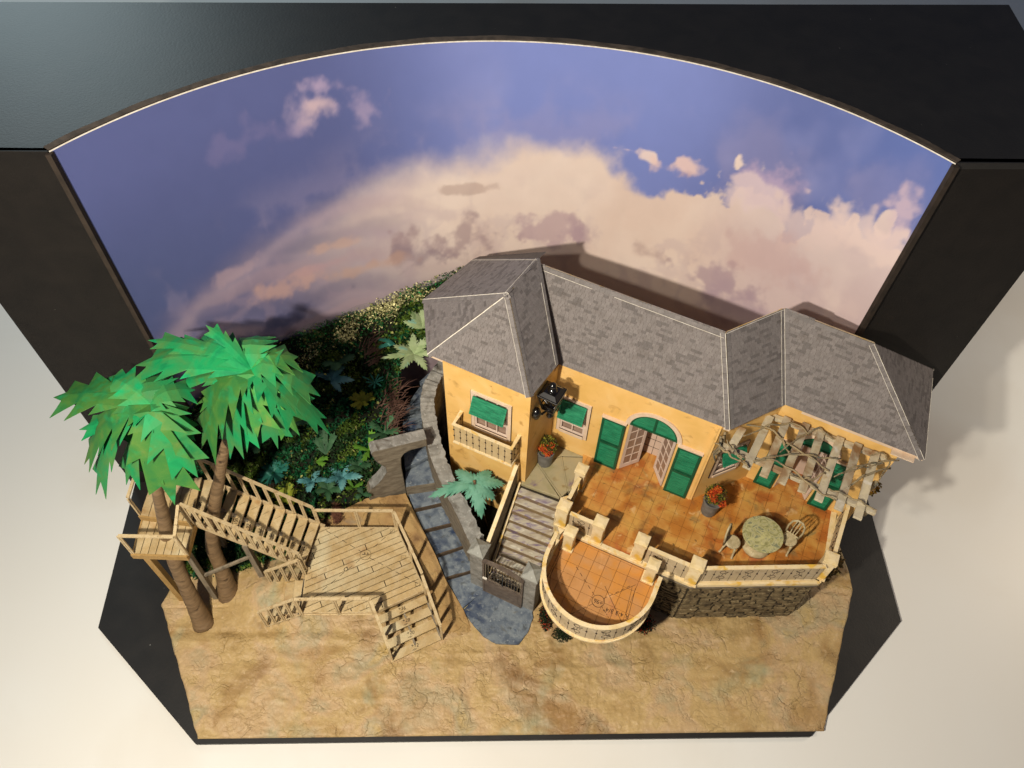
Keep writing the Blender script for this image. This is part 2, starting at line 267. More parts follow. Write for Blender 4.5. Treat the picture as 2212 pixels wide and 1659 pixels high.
# curved edge of the opening (thickness of the board) and pale paper edge
mb = MB(); me2 = MB()
for i in range(90):
    a = A0+(A1-A0)*i/90; b = A0+(A1-A0)*(i+1)/90; w = .50+.05*math.sin(i*.9)
    p, q, p2, q2 = cyl(a, T, R+.02), cyl(b, T, R+.02), cyl(a, T, R+w), cyl(b, T, R+w)
    mb.hexa([(*k[:2], T-.4) for k in (p, q, q2, p2)], [(*k[:2], T+.05) for k in (p, q, q2, p2)])
    w2 = .02+.03*random.random(); p, q, p2, q2 = cyl(a, T, R-.05), cyl(b, T, R-.05), cyl(a, T, R-.05+w2), cyl(b, T, R-.05+w2)
    me2.hexa([(*k[:2], T-.5) for k in (p, q, q2, p2)], [(*k[:2], T-.02) for k in (p, q, q2, p2)])
mb.build('arch_edge', MT['blackedge'], box, fix=False); me2.build('paper_edge', MT['whiteedge'], box, fix=False)
for a, sx in ((A0, -1), (A1, 1)):
    x, y, _ = cyl(a, 0)
    MB().beam((x-.05*sx, y-.15, BZ), (x-.05*sx, y-.15, T-.1), .34, .4, (0, 1, 0)).build('end_post', MT['postedge'], box)
# printed sky on the curved backdrop
nu, nv = 620, 300
uu = np.linspace(math.degrees(A0), math.degrees(A1), nu)[:, None]*np.ones((1, nv)); zz = np.ones((nu, 1))*np.linspace(BZ, T, nv)[None]
f1 = noise2(nu, nv, 14, 6, 1); f2 = noise2(nu, nv, 30, 5, 2); f3 = noise2(nu, nv, 6, 5, 3); f4 = noise2(nu, nv, 60, 4, 5)
def rgb(h): return np.array(lin(h)[:3])
def sm(x, a, b): t = np.clip((x-a)/(b-a), 0, 1); return t*t*(3-2*t)
def mixa(A, c, k): return A*(1-k[..., None])+c*k[..., None]
skyc = np.zeros((nu, nv, 3))+rgb('#565e90')
skyc = mixa(skyc, rgb('#7c8aca'), sm(uu, -25, 5)*(1-sm(uu, 18, 46)))
skyc = mixa(skyc, rgb('#6072b2'), sm(uu, 25, 50))
skyc = mixa(skyc, rgb('#4f5a86'), (1-sm(uu, -54, -22))*(1-sm(zz, 24, 36))*.85)
skyc = mixa(skyc, rgb('#a6a8d8'), sm(f3, .5, .72)*sm(uu, -12, 10)*.45)
edge = np.interp(uu[:, 0], [-52, -46, -40, -33, -27, -21, -11.5, -2, 4, 10, 20, 26, 30, 33, 37, 40, 43.6, 48, 50, 53], [20.5, 21.5, 23.2, 24.2, 25, 26.4, 28.4, 29.6, 30, 29.7, 28.8, 28.8, 30.2, 31.2, 30.8, 30, 30.6, 32, 34.2, 33.2])[:, None]
soft = np.interp(uu[:, 0], [-52, -20, 0, 18, 26, 53], [3.2, 2.6, 1.9, 1.2, .3, .22])[:, None]
amp = np.interp(uu[:, 0], [-52, -20, 10, 26, 53], [1.5, 2., 3., 6.5, 7.])[:, None]
e2 = edge+(f1-.5)*amp+(f2-.5)*amp*.7+(f4-.5)*amp*.35
k = sm(e2-zz, -soft, soft); 
cream = np.zeros((nu, nv, 3))+rgb('#e2ccc0'); cream = mixa(cream, rgb('#d2bebe'), sm(uu, 24, 40)); cream = mixa(cream, rgb('#ecdad0'), sm(f3, .40, .62)*.6*sm(uu, -24, -6)*(1-sm(uu, 24, 40)))
cream = mixa(cream, rgb('#8f8298'), (1-sm(uu, -38, -14))*.85)
cream = mixa(cream, rgb('#a08c94'), (1-sm(zz, 13, 23))*(1-sm(uu, -10, 12))*.7)
cream = mixa(cream, rgb('#5c5a7e'), (1-sm(uu, -50, -20))*.8)
band = np.exp(-np.maximum(e2-zz, 0)/2.2); cream = mixa(cream, rgb('#686a92'), (1-band)*(1-sm(uu, -40, -17))*.85); cream = mixa(cream, rgb('#8c84a0'), (1-band)*sm(uu, -32, -20)*(1-sm(uu, -20, -6))*.5)
skyc = mixa(skyc, cream, k)
st = noise2(nu, nv, 5, 5, 9); st2 = np.sin((zz*1.1+uu*.16)+st*9)           # wind streaks, left and low
skyc = mixa(skyc, rgb('#4c5378'), sm(st2, .1, 1)*(1-sm(uu, -30, -5))*k*.35)
skyc = mixa(skyc, rgb('#b49aa0'), sm(-st2, .3, 1)*(1-sm(uu, -24, 6))*k*.35)
rg = noise2(nu, nv, 9, 6, 15, True); rg2 = noise2(nu, nv, 22, 5, 16, True)
skyc = mixa(skyc, rgb('#f2e4da'), sm(rg, .56, .80)*k*.2*sm(uu, -30, -5)); skyc = mixa(skyc, rgb('#a893a4'), sm(rg2, .58, .82)*k*.22*(1-sm(zz, 22, 29)))
skyc = mixa(skyc, rgb('#b8a8be'), sm(rg, .60, .8)*(1-k)*.18*(1-sm(zz-e2, 2, 7)))
arc_ = np.interp(uu[:, 0], [-52, -44, -33, -22, -12], [20.5, 22.6, 24.6, 26.4, 28.2])[:, None]; skyc = mixa(skyc, rgb('#b4a2b0'), np.exp(-((zz-arc_+.8+(f1-.5)*3)/.9)**2)*.38*(1-sm(uu, -16, -6))); skyc = mixa(skyc, rgb('#b09cae'), np.exp(-((zz-arc_+4.2+(f1-.5)*4)/.6)**2)*.3*(1-sm(uu, -20, -8))*f1*1.6)
def cloud_or_shadow(u0, z0, ru, rz, c, s=.9, hard=.5, fs=.9, p=1, soft_=1.5):
    global skyc
    d = np.sqrt(((uu-u0)/ru)**2+((zz-z0)/rz)**2)+(f2-.5)*fs*3.4+(f4-.5)*fs*2.4
    skyc = mixa(skyc, rgb(c), (1-sm(d, 1-hard*soft_, 1+hard*soft_))*s*.92)
cloud_or_shadow(-24.2, 35.6, 2.3, 1.1, '#b0a0bc', .7); cloud_or_shadow(-23.6, 35.4, 1.5, .7, '#ccb2b8', .8); cloud_or_shadow(-22.2, 36.7, 2., .6, '#b29fbc', .8); cloud_or_shadow(-17.2, 34.6, 1.9, 1.2, '#a496b8', .8); cloud_or_shadow(-31, 34, 3, .8, '#8078a4', .4)
cloud_or_shadow(16.5, 30.9, 1.5, .3, '#f0d6d0', .9, .3); cloud_or_shadow(19.4, 30.7, .9, .35, '#f4dcd0', .9, .3); cloud_or_shadow(24.4, 30.3, 2.5, .95, '#eccdc6', .95, .3); cloud_or_shadow(24.6, 29.9, 1.6, .4, '#a088a4', .45, .4)
cloud_or_shadow(35.1, 31.1, 2.8, 1.6, '#c6aec8', .7, .4); cloud_or_shadow(34, 30.1, 2.6, 1.2, '#e4d0d0', .7, .3); cloud_or_shadow(50, 33.8, 1.6, 1.6, '#d4bcc8', .8, .35); cloud_or_shadow(48, 31, 4, 1.6, '#e6d0ca', .8, .4); cloud_or_shadow(43, 29.6, 4, 1.4, '#e2ccc8', .8, .4)
cloud_or_shadow(-9, 20.6, 5.5, 1.5, '#a28a90', .75, .35); cloud_or_shadow(-12.5, 19.2, 3, 1., '#8d7c8a', .6, .4); cloud_or_shadow(8, 22.1, 3.6, 1.2, '#b498a4', .7, .3); cloud_or_shadow(12.5, 22.0, 2, .9, '#aa90a0', .55, .3); cloud_or_shadow(-5, 26, 3, .35, '#b29890', .6, .4)
cloud_or_shadow(30.5, 20.6, 5.5, 1.4, '#a68e9e', .7, .35); cloud_or_shadow(22, 21, 3, .7, '#b69c98', .6, .4); cloud_or_shadow(38, 25, 5, 1.6, '#c8a8a8', .5, .5); cloud_or_shadow(36, 18.5, 7, 1.5, '#b09aa8', .6, .5)
cloud_or_shadow(-32.5, 19.6, 4., .85, '#c2a09c', .85, .5); cloud_or_shadow(-38.8, 23.3, 2.4, .6, '#b09aa6', .7, .5); cloud_or_shadow(-27, 20.5, 3, .35, '#b898a0', .6, .5); cloud_or_shadow(-24, 22.3, 2.4, .4, '#c6a69c', .7, .5); cloud_or_shadow(-20, 19, 5, .5, '#c4a090', .6, .5)
cloud_or_shadow(-40, 15.5, 6, .9, '#38406a', .6, .5); cloud_or_shadow(-33, 16.2, 6, .7, '#3a4066', .6, .5)  # shadow of the hill on the backdrop, painted into the sky colour
skyc *= (1+(f4-.5)*.06)[..., None]
Pk = np.zeros((nu, nv, 3)); aa = np.radians(uu); Pk[..., 0] = cc[0]+(R-.06)*np.sin(aa); Pk[..., 1] = cc[1]+(R-.06)*np.cos(aa); Pk[..., 2] = zz-.1
MT['sky'] = mat('printed_sky', ['#ffffff', '#ffffff'], 1, rough=.45, attr='tint', spec=.3, spots=[('#b8b4c8', 9, .80, .82)])
sky = struct(grid_mesh('sky', Pk, MT['sky'], tint=skyc))

# ------------------------------------------------------------ sand and slopes
def xl(y): return np.interp(y, [.45, 11.5, 14, 20, 24], [-24.7, -30.4, -29.9, -29.2, -29.2])
def xr(y): return np.interp(y, [.35, 6.6, 12.4, 14, 24], [25.85, 28.9, 31.8, 32, 31.5])
ny, nx = 260, 560
ys = np.linspace(.42, 22, ny)[:, None]*np.ones((1, nx)); t = np.linspace(0, 1, nx)[None]
X = xl(ys)*(1-t)+xr(ys)*t+(noise2(ny, nx, 20, 3, 31)-.5)*.2*(np.minimum(t, 1-t)*30 < 1)
Z = .6+(noise2(ny, nx, 5, 4, 11)-.5)*.22+(noise2(ny, nx, 17, 5, 12, True)-.62)*.26*(.35+1.3*noise2(ny, nx, 4, 2, 77))
def bump(x0, y0, rx, ry, h): return h*np.exp(-((X-x0)/rx)**2-((ys-y0)/ry)**2)
Z += bump(-21.3, 12.6, 2.6, 2.2, 1.1)+bump(-18.2, 12.5, 2.4, 3.5, .9)+bump(-14, 15.5, 4, 3.5, 1.6)-bump(-22, 9.0, 8, .35, .10)+bump(-22, 8.2, 8, .5, .12)
flat = sm(ys, 10.9, 11.1)*(1-sm(X, -25.2, -24.6)); Z = Z*(1-flat)+.62*flat-.12*np.exp(-((ys-11.2)/.06)**2)*(X < -24.4)
Z = np.where(ys > 17.5, np.minimum(Z, 1.4), Z)
edge = np.minimum(np.minimum(t*nx, (1-t)*nx), (ys-.42)/.08); Z = Z*np.clip(edge/3, 0, 1)+.56*(1-np.clip(edge/3, 0, 1))
Z[:, 0] = BZ+.002; Z[:, -1] = BZ+.002; Z[0, :] = BZ+.002
struct(grid_mesh('ground', np.stack([X, ys, Z], -1), MT['sand']))
def poly(pts, n):
    P = np.array(pts, float); d = np.r_[0, np.cumsum(np.linalg.norm(np.diff(P[:, :2], axis=0), axis=1))]; s = np.linspace(0, d[-1], n); return np.stack([np.interp(s, d, P[:, i]) for i in range(3)], 1)
LP = [(-3.70, 10.85), (-5.34, 13.47), (-6.22, 15.43), (-7.46, 17.61), (-8.41, 19.45)]; RP = [(-2.0, 12.63), (-3.23, 14.22), (-3.94, 16.37), (-4.96, 18.36), (-5.9, 20.17)]
A = poly([(-2.9, 8.9, .6), (-3.75, 10.8, .72), (-5.4, 13.45, 1.15), (-6.3, 15.43, 1.8), (-7.5, 17.6, 2.4), (-8.5, 19.45, 3.0), (-9.3, 21.0, 3.3)], 60)
B = poly([(-5.4, 7.7, .58), (-6.9, 10., .66), (-8.2, 12.4, .9), (-9.2, 15, 1.3), (-10.4, 17.5, 2.0), (-12.2, 19.6, 2.9), (-12.9, 20.4, 3.2)], 60)
tt = np.linspace(0, 1, 30)[None, :, None]; Pg = A[:, None]*(1-tt)+B[:, None]*tt; Pg[..., 2] += (noise2(60, 30, 8, 4, 21)-.5)*.25*np.sin(np.pi*tt[..., 0])
struct(grid_mesh('hill', Pg, MT['hilltan']))
A = poly([(-11.2, 20.6, 3.3), (-12.9, 20.5, 3.3), (-14.8, 19.6, 3.0), (-17.2, 18.6, 2.6), (-18.5, 18, 2)], 50); B = poly([(-8.6, 16.6, 1.2), (-18, 16.2, .9)], 50)
Pg = A[:, None]*(1-tt)+B[:, None]*tt; Pg[..., 2] += (noise2(50, 30, 8, 4, 22)-.5)*.2
struct(grid_mesh('hill', Pg, MT['hilltan']))
# undergrowth hillside
def ycyl(x): return cc[1]+np.sqrt(np.maximum((R-.3)**2-(x-cc[0])**2, 1))
def hillz(x, y): 
    yc = ycyl(x); t = np.clip((y-19)/(yc-19), 0, 1)
    top = np.interp(x, [-27, -22.8, -18.5, -15.7, -11.6, -8.2, -4.5, 0], [13.0, 14.4, 13.9, 13.8, 14.4, 14.7, 16.5, 17])
    return np.where(y < 19, np.interp(y, [13.2, 15, 19], [.45, 1.0, 2.9]), 2.9+(top-2.9)*t)
nh, mh = 150, 150
hx = np.linspace(-29.3, -1.5, nh)[:, None]*np.ones((1, mh)); ht = np.linspace(0, 1, mh)[None]
y0 = np.interp(hx, [-29.3, -24, -18.5, -17, -13, -10.4, -9.7, -1.5], [13.6, 14.4, 15.6, 18.4, 20.5, 22.5, 31.2, 33.5]); hy = y0+(np.maximum(ycyl(hx), y0+.1)-y0)*ht
hz = hillz(hx, hy)+(noise2(nh, mh, 9, 5, 33)-.5)*1.5
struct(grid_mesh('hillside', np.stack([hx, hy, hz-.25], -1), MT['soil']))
hzn = hz
mb = MB(); rr = random.Random(3); fn = noise2(200, 200, 14, 4, 40); fn2 = noise2(200, 200, 9, 4, 41); fn3 = noise2(200, 200, 16, 3, 42)
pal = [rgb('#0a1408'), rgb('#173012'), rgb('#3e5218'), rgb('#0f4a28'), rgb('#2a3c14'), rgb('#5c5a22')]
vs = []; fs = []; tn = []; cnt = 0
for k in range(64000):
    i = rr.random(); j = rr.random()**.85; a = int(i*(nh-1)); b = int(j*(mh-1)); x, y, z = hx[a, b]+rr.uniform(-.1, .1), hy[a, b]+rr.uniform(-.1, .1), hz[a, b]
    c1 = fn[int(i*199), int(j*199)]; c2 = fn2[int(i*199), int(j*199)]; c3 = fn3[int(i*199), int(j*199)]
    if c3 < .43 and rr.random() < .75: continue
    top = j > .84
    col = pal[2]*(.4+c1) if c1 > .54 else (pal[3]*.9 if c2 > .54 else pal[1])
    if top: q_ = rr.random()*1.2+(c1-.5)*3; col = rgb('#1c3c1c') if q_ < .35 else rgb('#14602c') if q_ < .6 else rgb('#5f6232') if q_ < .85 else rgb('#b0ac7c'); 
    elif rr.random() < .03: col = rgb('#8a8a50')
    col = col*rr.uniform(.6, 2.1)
    L = rr.uniform(.16, .42)*(.8 if top else 1); w = L*rr.uniform(.18, .4); d = Vector((rr.gauss(0, 1), rr.gauss(0, 1), rr.gauss(.3, .8))).normalized(); sd = d.cross(Vector((rr.gauss(0, 1), rr.gauss(0, 1), rr.gauss(0, 1)))).normalized()*w
    p = Vector((x, y, z+rr.random()**2*(.9 if top else .6)-.1)); o = len(vs); vs += [p, p+d*L*.5+sd, p+d*L+Vector((0, 0, -.06)), p+d*L*.5-sd]; fs.append((o, o+1, o+2, o+3)); tn.append(tuple(col))
mb.v = [tuple(v) for v in vs]; mb.f = fs; mb.t = tn
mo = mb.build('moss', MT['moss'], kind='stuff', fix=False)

# ------------------------------------------------------------ helper frames: (s along wall, d outward, z)
class Fr:
    def __init__(s, O, ang): s.O = Vector((O[0], O[1], 0)); a = math.radians(ang); s.U = Vector((math.cos(a), math.sin(a), 0)); s.N = Vector((math.sin(a), -math.cos(a), 0)); s.a = a
    def __call__(s, x, d, z): p = s.O+s.U*x+s.N*d; return (p.x, p.y, z)
    def bx(s, mb, s0, s1, d0, d1, z0, z1, t=None):
        q = [s(s0, d1, 0), s(s1, d1, 0), s(s1, d0, 0), s(s0, d0, 0)]; return mb.hexa([(x, y, z0) for x, y, _ in q], [(x, y, z1) for x, y, _ in q], t)
H1 = Fr((4.06, 23.6), -26.7)          # main front wall
H3 = Fr((16.12, 17.55), math.degrees(math.atan2(19.75-17.55, 21.3-16.12)))   # angled side wall
H4 = Fr((21.3, 19.75), -26.9)
TW = Fr(H1(-7.8, 4.75, 0), -26.7)    # tower front wall, s 0..7.5
FL = 8.33

# ------------------------------------------------------------ villa
villa = thing('villa', 'yellow stucco villa with grey shingled hip roofs, green shutters and a projecting corner tower', 'house', H1(6, 0, 8))
def wall(F, s0, s1, z0, z1, th, holes, m=None):
    xs = sorted({s0, s1, *[h[0] for h in holes], *[h[1] for h in holes]}); zs = sorted({z0, z1, *[h[2] for h in holes], *[h[3] for h in holes]}); mb = MB()
    for i in range(len(xs)-1):
        for j in range(len(zs)-1):
            cx, cz = (xs[i]+xs[i+1])/2, (zs[j]+zs[j+1])/2
            if any(h[0] < cx < h[1] and h[2] < cz < h[3] for h in holes): continue
            F.bx(mb, xs[i], xs[i+1], -th, 0, zs[j], zs[j+1])
    for h in holes:
        if len(h) > 4:   # arch: fill spandrels
            a, b, _, zt, zsp = h; r = (b-a)/2; c = (a+b)/2; n = 12
            for k in range(n):
                for sg in (-1, 1):
                    t0, t1 = math.pi/2*k/n, math.pi/2*(k+1)/n
                    p0 = (c+sg*r*math.cos(t0), zsp+(zt-zsp)*math.sin(t0)); p1 = (c+sg*r*math.cos(t1), zsp+(zt-zsp)*math.sin(t1))
                    q = [p0, p1, (p1[0], zt), (p0[0], zt)]
                    mb.add([F(x, 0, z) for x, z in q]+[F(x, -th, z) for x, z in q], [(0, 1, 2, 3), (7, 6, 5, 4), (0, 4, 5, 1)])
    return mb.build('wall', m or MT['yellow'], villa, fix=False)
wall(H1, -.15, 13.5, FL-.4, 19.45, .3, [(.75, 3.05, 11.0, 15.45), (6.72, 10.76, FL-.4, 17.5, 15.4)])
wall(TW, 0, 7.55, .6, 20.55, .3, [(2.75, 5.75, 13.85, 18.2)])
TR = Fr(TW(7.55, 0, 0), -26.7+90-4)
wall(TR, .0, 3.9, .6, 20.4, .28, [])
wall(TR, 3.9, 4.75, .6, 19.4, .28, [])
wall(H3, .0, 5.6, FL-.4, 19.45, .3, [(1.15, 3.45, 11.7, 15.2)])
wall(H4, .0, 9.1, FL-.4, 19.45, .3, [(2.45, 5.35, FL-.4, 17.0, 15.5)])
TL = Fr((-5.5, 29.2), math.degrees(math.atan2(TW(0, 0, 0)[1]-29.3, TW(0, 0, 0)[0]+5.5)))
wall(TL, 0, 6.2, .6, 20.5, .28, [])
RE = Fr(H4(9.1, 0, 0), -26.9+72)
wall(RE, 0, 2.5, .6, 19.3, .28, [])
mb = MB()     # corner pilaster at the main wall's right end and plinth lines
H1.bx(mb, 13.0, 13.5, 0.002, .10, FL, 19.3); H1.bx(mb, 13.15, 13.32, .102, .16, FL, 19.2); mb.build('corner_trim', MT['yellow'], villa)
# interiors
mb = MB(); H1.bx(mb, 5.6, 12, -2.9, -2.8, FL, 18); H1.bx(mb, 5.5, 5.6, -2.8, -.32, FL, 18); H1.bx(mb, 12, 12.1, -2.8, -.32, FL, 18)
mb.build('interior_wall', MT['room'], villa)
for F_, a_ in ((H4, (1.2, 7, -2.6, -2.5, FL, 18)), (H1, (.4, 3.4, -.9, -.8, 10, 17)), (TW, (2.4, 6.1, -.9, -.8, 13, 19)), (H3, (.8, 3.8, -.9, -.8, 11, 16))): mb = MB(); F_.bx(mb, *a_); mb.build('interior_wall', MT['room'], villa)
mb = MB()
for z in np.arange(9.4, 17, 1.15): H1.bx(mb, 5.65, 11.95, -2.8, -2.785, z, z+.05)
for x in np.arange(6.2, 11.9, 1.3): H1.bx(mb, x, x+.04, -2.8, -2.784, FL, 17.8)
mb.build('drawn_grid', MT['line'], villa)

def window(F, s0, s1, z0, z1, nx, nz, th=.12):
    F_real = F
    w = MB(); f = .30
    F.bx(w, s0-f, s0, .0, th, z0-f, z1+f); F.bx(w, s1, s1+f, .0, th, z0-f, z1+f); F.bx(w, s0, s1, .0, th, z1, z1+f); F.bx(w, s0, s1, .0, th+.1, z0-f, z0)
    win = w.build('window', MT['trim'], villa, fix=False)
    g = MB(); F.bx(g, s0, s1, -.2, -.17, z0, z1); sub(g, 'pane', MT['glass'], win)
    m = MB(); e = .16
    dq = .07
    F = type('o', (), {'bx': staticmethod(lambda mb_, a, b, c, d, e_, f_, F0=F: F0.bx(mb_, a, b, c+dq, d+dq, e_, f_))})
    F.bx(m, s0, s0+e, -.16, -.02, z0, z1); F.bx(m, s1-e, s1, -.16, -.02, z0, z1); F.bx(m, s0+e, s1-e, -.16, -.02, z0, z0+e); F.bx(m, s0+e, s1-e, -.16, -.02, z1-e, z1)
    for i in range(1, nx): x = s0+(s1-s0)*i/nx; F.bx(m, x-.05, x+.05, -.15, -.04, z0+e, z1-e)
    for i in range(1, nz): z = z0+(z1-z0)*i/nz; F.bx(m, s0+e, s1-e, -.15, -.045, z-.05, z+.05)
    sub(m, 'sash', MT['white'], win)
    F = F_real; l = MB(); F.bx(l, s0-f-.02, s0-f, .01, th+.02, z0-f, z1+f); F.bx(l, s1+f, s1+f+.025, .01, th+.02, z0-f, z1+f); F.bx(l, s0-.01, s1+.01, -.02, .135, z0-.02, z0+.012); sub(l, 'outline', MT['line'], win)
    return win
def sub(mb, name, m, par, **k):
    o = mb.build(name, m, villa, **k); o.parent = par; return o
def awning(F, s0, s1, zt, zb, d, win, slats=15):
    a = MB(); P = lambda x, t, off=0: Vector(F(x, .14+d*t, zt+(zb-zt)*t))+off*n
    n = (Vector(F(0, d, 0))-Vector(F(0, 0, 0))); n = Vector((n.x*(zt-zb), n.y*(zt-zb), d*d)).normalized()
    def slab(x0, x1, t0, t1, o0, o1, mb): mb.hexa([P(x0, t1, o0), P(x1, t1, o0), P(x1, t0, o0), P(x0, t0, o0)], [P(x0, t1, o1), P(x1, t1, o1), P(x1, t0, o1), P(x0, t0, o1)])
    slab(s0, s1, 0, 1, 0, .08, a); 
    for x in (s0, s1-.14): slab(x, x+.14, 0, 1, .08, .13, a)
    for t in (0, .93): slab(s0+.14, s1-.14, t, t+.07, .08, .13, a)
    o = sub(a, 'shutter', MT['green'], win)
    for i in range(slats):
        t = .075+.85*i/slats; b = MB(); slab(s0+.15, s1-.15, t, t+.85/slats*.72, .08, .115, b); sub(b, 'slat', MT['green'], win)
    b = MB()
    for x in (s0+.2, s1-.2): b.beam(F(x, .1, (zt+zb)/2-.9), P(x, .9, -.03), .05, .05)
    sub(b, 'stay', MT['line'], win)
w1 = window(TW, 2.75, 5.75, 13.85, 18.2, 3, 3); awning(TW, 2.7, 5.72, 18.0, 16.55, .75, w1)
w2 = window(H1, .8, 3.05, 11.05, 15.45, 2, 4); awning(H1, .72, 3.0, 15.35, 13.7, .75, w2)
w3 = window(H3, 1.15, 3.45, 11.7, 15.2, 2, 3); awning(H3, 1.1, 3.4, 15.1, 14.0, .6, w3, 10)
def shutter(F, s0, s1, z0, z1, d=.10):
    a = MB(); F.bx(a, s0, s1, .02, d+.10, z0, z1); e = .2
    F.bx(a, s0, s0+e, d+.10, d+.18, z0, z1); F.bx(a, s1-e, s1, d+.10, d+.18, z0, z1)
    for z in (z0, (z0+z1)/2-.15, z1-.22): F.bx(a, s0+e, s1-e, d+.10, d+.175, z, z+.22)
    o = a.build('shutter', MT['greend'], villa, fix=False)
    n = int((z1-z0)/.22)
    for i in range(n):
        z = z0+.24+(z1-z0-.48)*i/n
        if abs(z-(z0+z1)/2) < .2: continue
        b = MB(); b.hexa([F(s0+e, d+.10, z), F(s1-e, d+.10, z), F(s1-e, d+.11, z), F(s0+e, d+.11, z)][::-1], [F(s0+e, d+.165, z+.02), F(s1-e, d+.165, z+.02), F(s1-e, d+.11, z+.17), F(s0+e, d+.11, z+.17)][::-1]) if 0 else F.bx(b, s0+e+.01, s1-e-.01, d+.10, d+.14, z, z+.15)
        sub(b, 'slat', MT['green'], o)
    c = MB(); F.bx(c, s0-.06, s1+.06, 0.004, d+.2, z1+.002, z1+.16); sub(c, 'ledge', MT['trim'], o)
    return o
shutter(H1, 4.42, 6.45, FL+.02, 15.25); shutter(H1, 10.95, 12.95, FL+.02, 15.25)
shutter(H4, .72, 2.25, FL+.02, 15.2); shutter(H4, 5.5, 7.1, FL+.02, 15.2)
def archdoor(F, s0, s1, zsp, zt, open_l, open_r):
    c = (s0+s1)/2; r = (s1-s0)/2; mb = MB(); n = 28; w = .38
    for k in range(n):
        t0, t1 = math.pi*k/n, math.pi*(k+1)/n; P = lambda t, rr, ry: (c-rr*math.cos(t), zsp+ry*math.sin(t)); ry = zt-zsp
        q = [P(t0, r, ry), P(t1, r, ry), P(t1, r+w, ry+w), P(t0, r+w, ry+w)]
        mb.add([F(x, .0, z) for x, z in q]+[F(x, .13, z) for x, z in q], [(3, 2, 1, 0), (4, 5, 6, 7), (0, 1, 5, 4), (2, 3, 7, 6), (1, 2, 6, 5), (3, 0, 4, 7)])
    door = mb.build('door', MT['trim'], villa, fix=True)
    g = MB(); pts = [(c-r*math.cos(math.pi*k/n), zsp+.05+(zt-zsp-.05)*math.sin(math.pi*k/n)) for k in range(n+1)]
    g.add([F(x, .02, z) for x, z in pts]+[F(x, -.15, z) for x, z in pts], [tuple(range(n+1)), tuple(range(2*n+1, n, -1)), (0, n, 2*n+1, n+1)]+[(k, k+1, n+2+k, n+1+k) for k in range(n)])
    sub(g, 'fanlight', MT['green'], door)
    g = MB(); F.bx(g, s0, s1, .02, .09, zsp+.03, zsp+.22); F.bx(g, c-.1, c+.1, .021, .085, zsp+.22, zt-.05)
    for k in range(n):
        q = [(c-rr*math.cos(t), zsp+.05+(ry2)*math.sin(t)) for t, rr, ry2 in ((math.pi*k/n, r, zt-zsp-.05), (math.pi*(k+1)/n, r, zt-zsp-.05), (math.pi*(k+1)/n, r-.17, zt-zsp-.22), (math.pi*k/n, r-.17, zt-zsp-.22))]
        g.add([F(x, .082, z) for x, z in q], [(0, 1, 2, 3)])
    sub(g, 'fanlight_frame', MT['greend'], door, fix=False)
    for side, ang in ((0, open_l), (1, open_r)):
        hx_ = s0+.05 if side == 0 else s1-.05; w_ = r-.08; O = F(hx_, -.05, 0)
        base = math.degrees(F.a); G = Fr(O, base+ang if side == 0 else base+180-ang)
        z0, z1 = FL+.05, zsp; m = MB(); e = .26
        sgn = 1 if side == 0 else -1
        d0, d1 = (-.1, 0)
        G.bx(m, 0, e, d0, d1, z0, z1); G.bx(m, w_-e, w_, d0, d1, z0, z1); G.bx(m, e, w_-e, d0, d1, z0, z0+.55); G.bx(m, e, w_-e, d0, d1, z1-.3, z1)
        G.bx(m, w_/2-.05, w_/2+.05, d0+.01, d1-.01, z0+.55, z1-.3)
        for i in range(1, 5): z = z0+.55+(z1-z0-.85)*i/5; G.bx(m, e, w_-e, d0+.015, d1-.015, z-.05, z+.05)
        lf = sub(m, 'door_leaf', MT['white'], door, fix=False)
        p = MB(); G.bx(p, e-.01, w_-e+.01, -.055, -.045, z0+.5, z1-.28); sub(p, 'pane', MT['glass'], door)
archdoor(H1, 6.72, 10.76, 15.4, 17.5, 48, 52)
archdoor(H4, 2.45, 5.35, 15.5, 17.0, 60, 60)

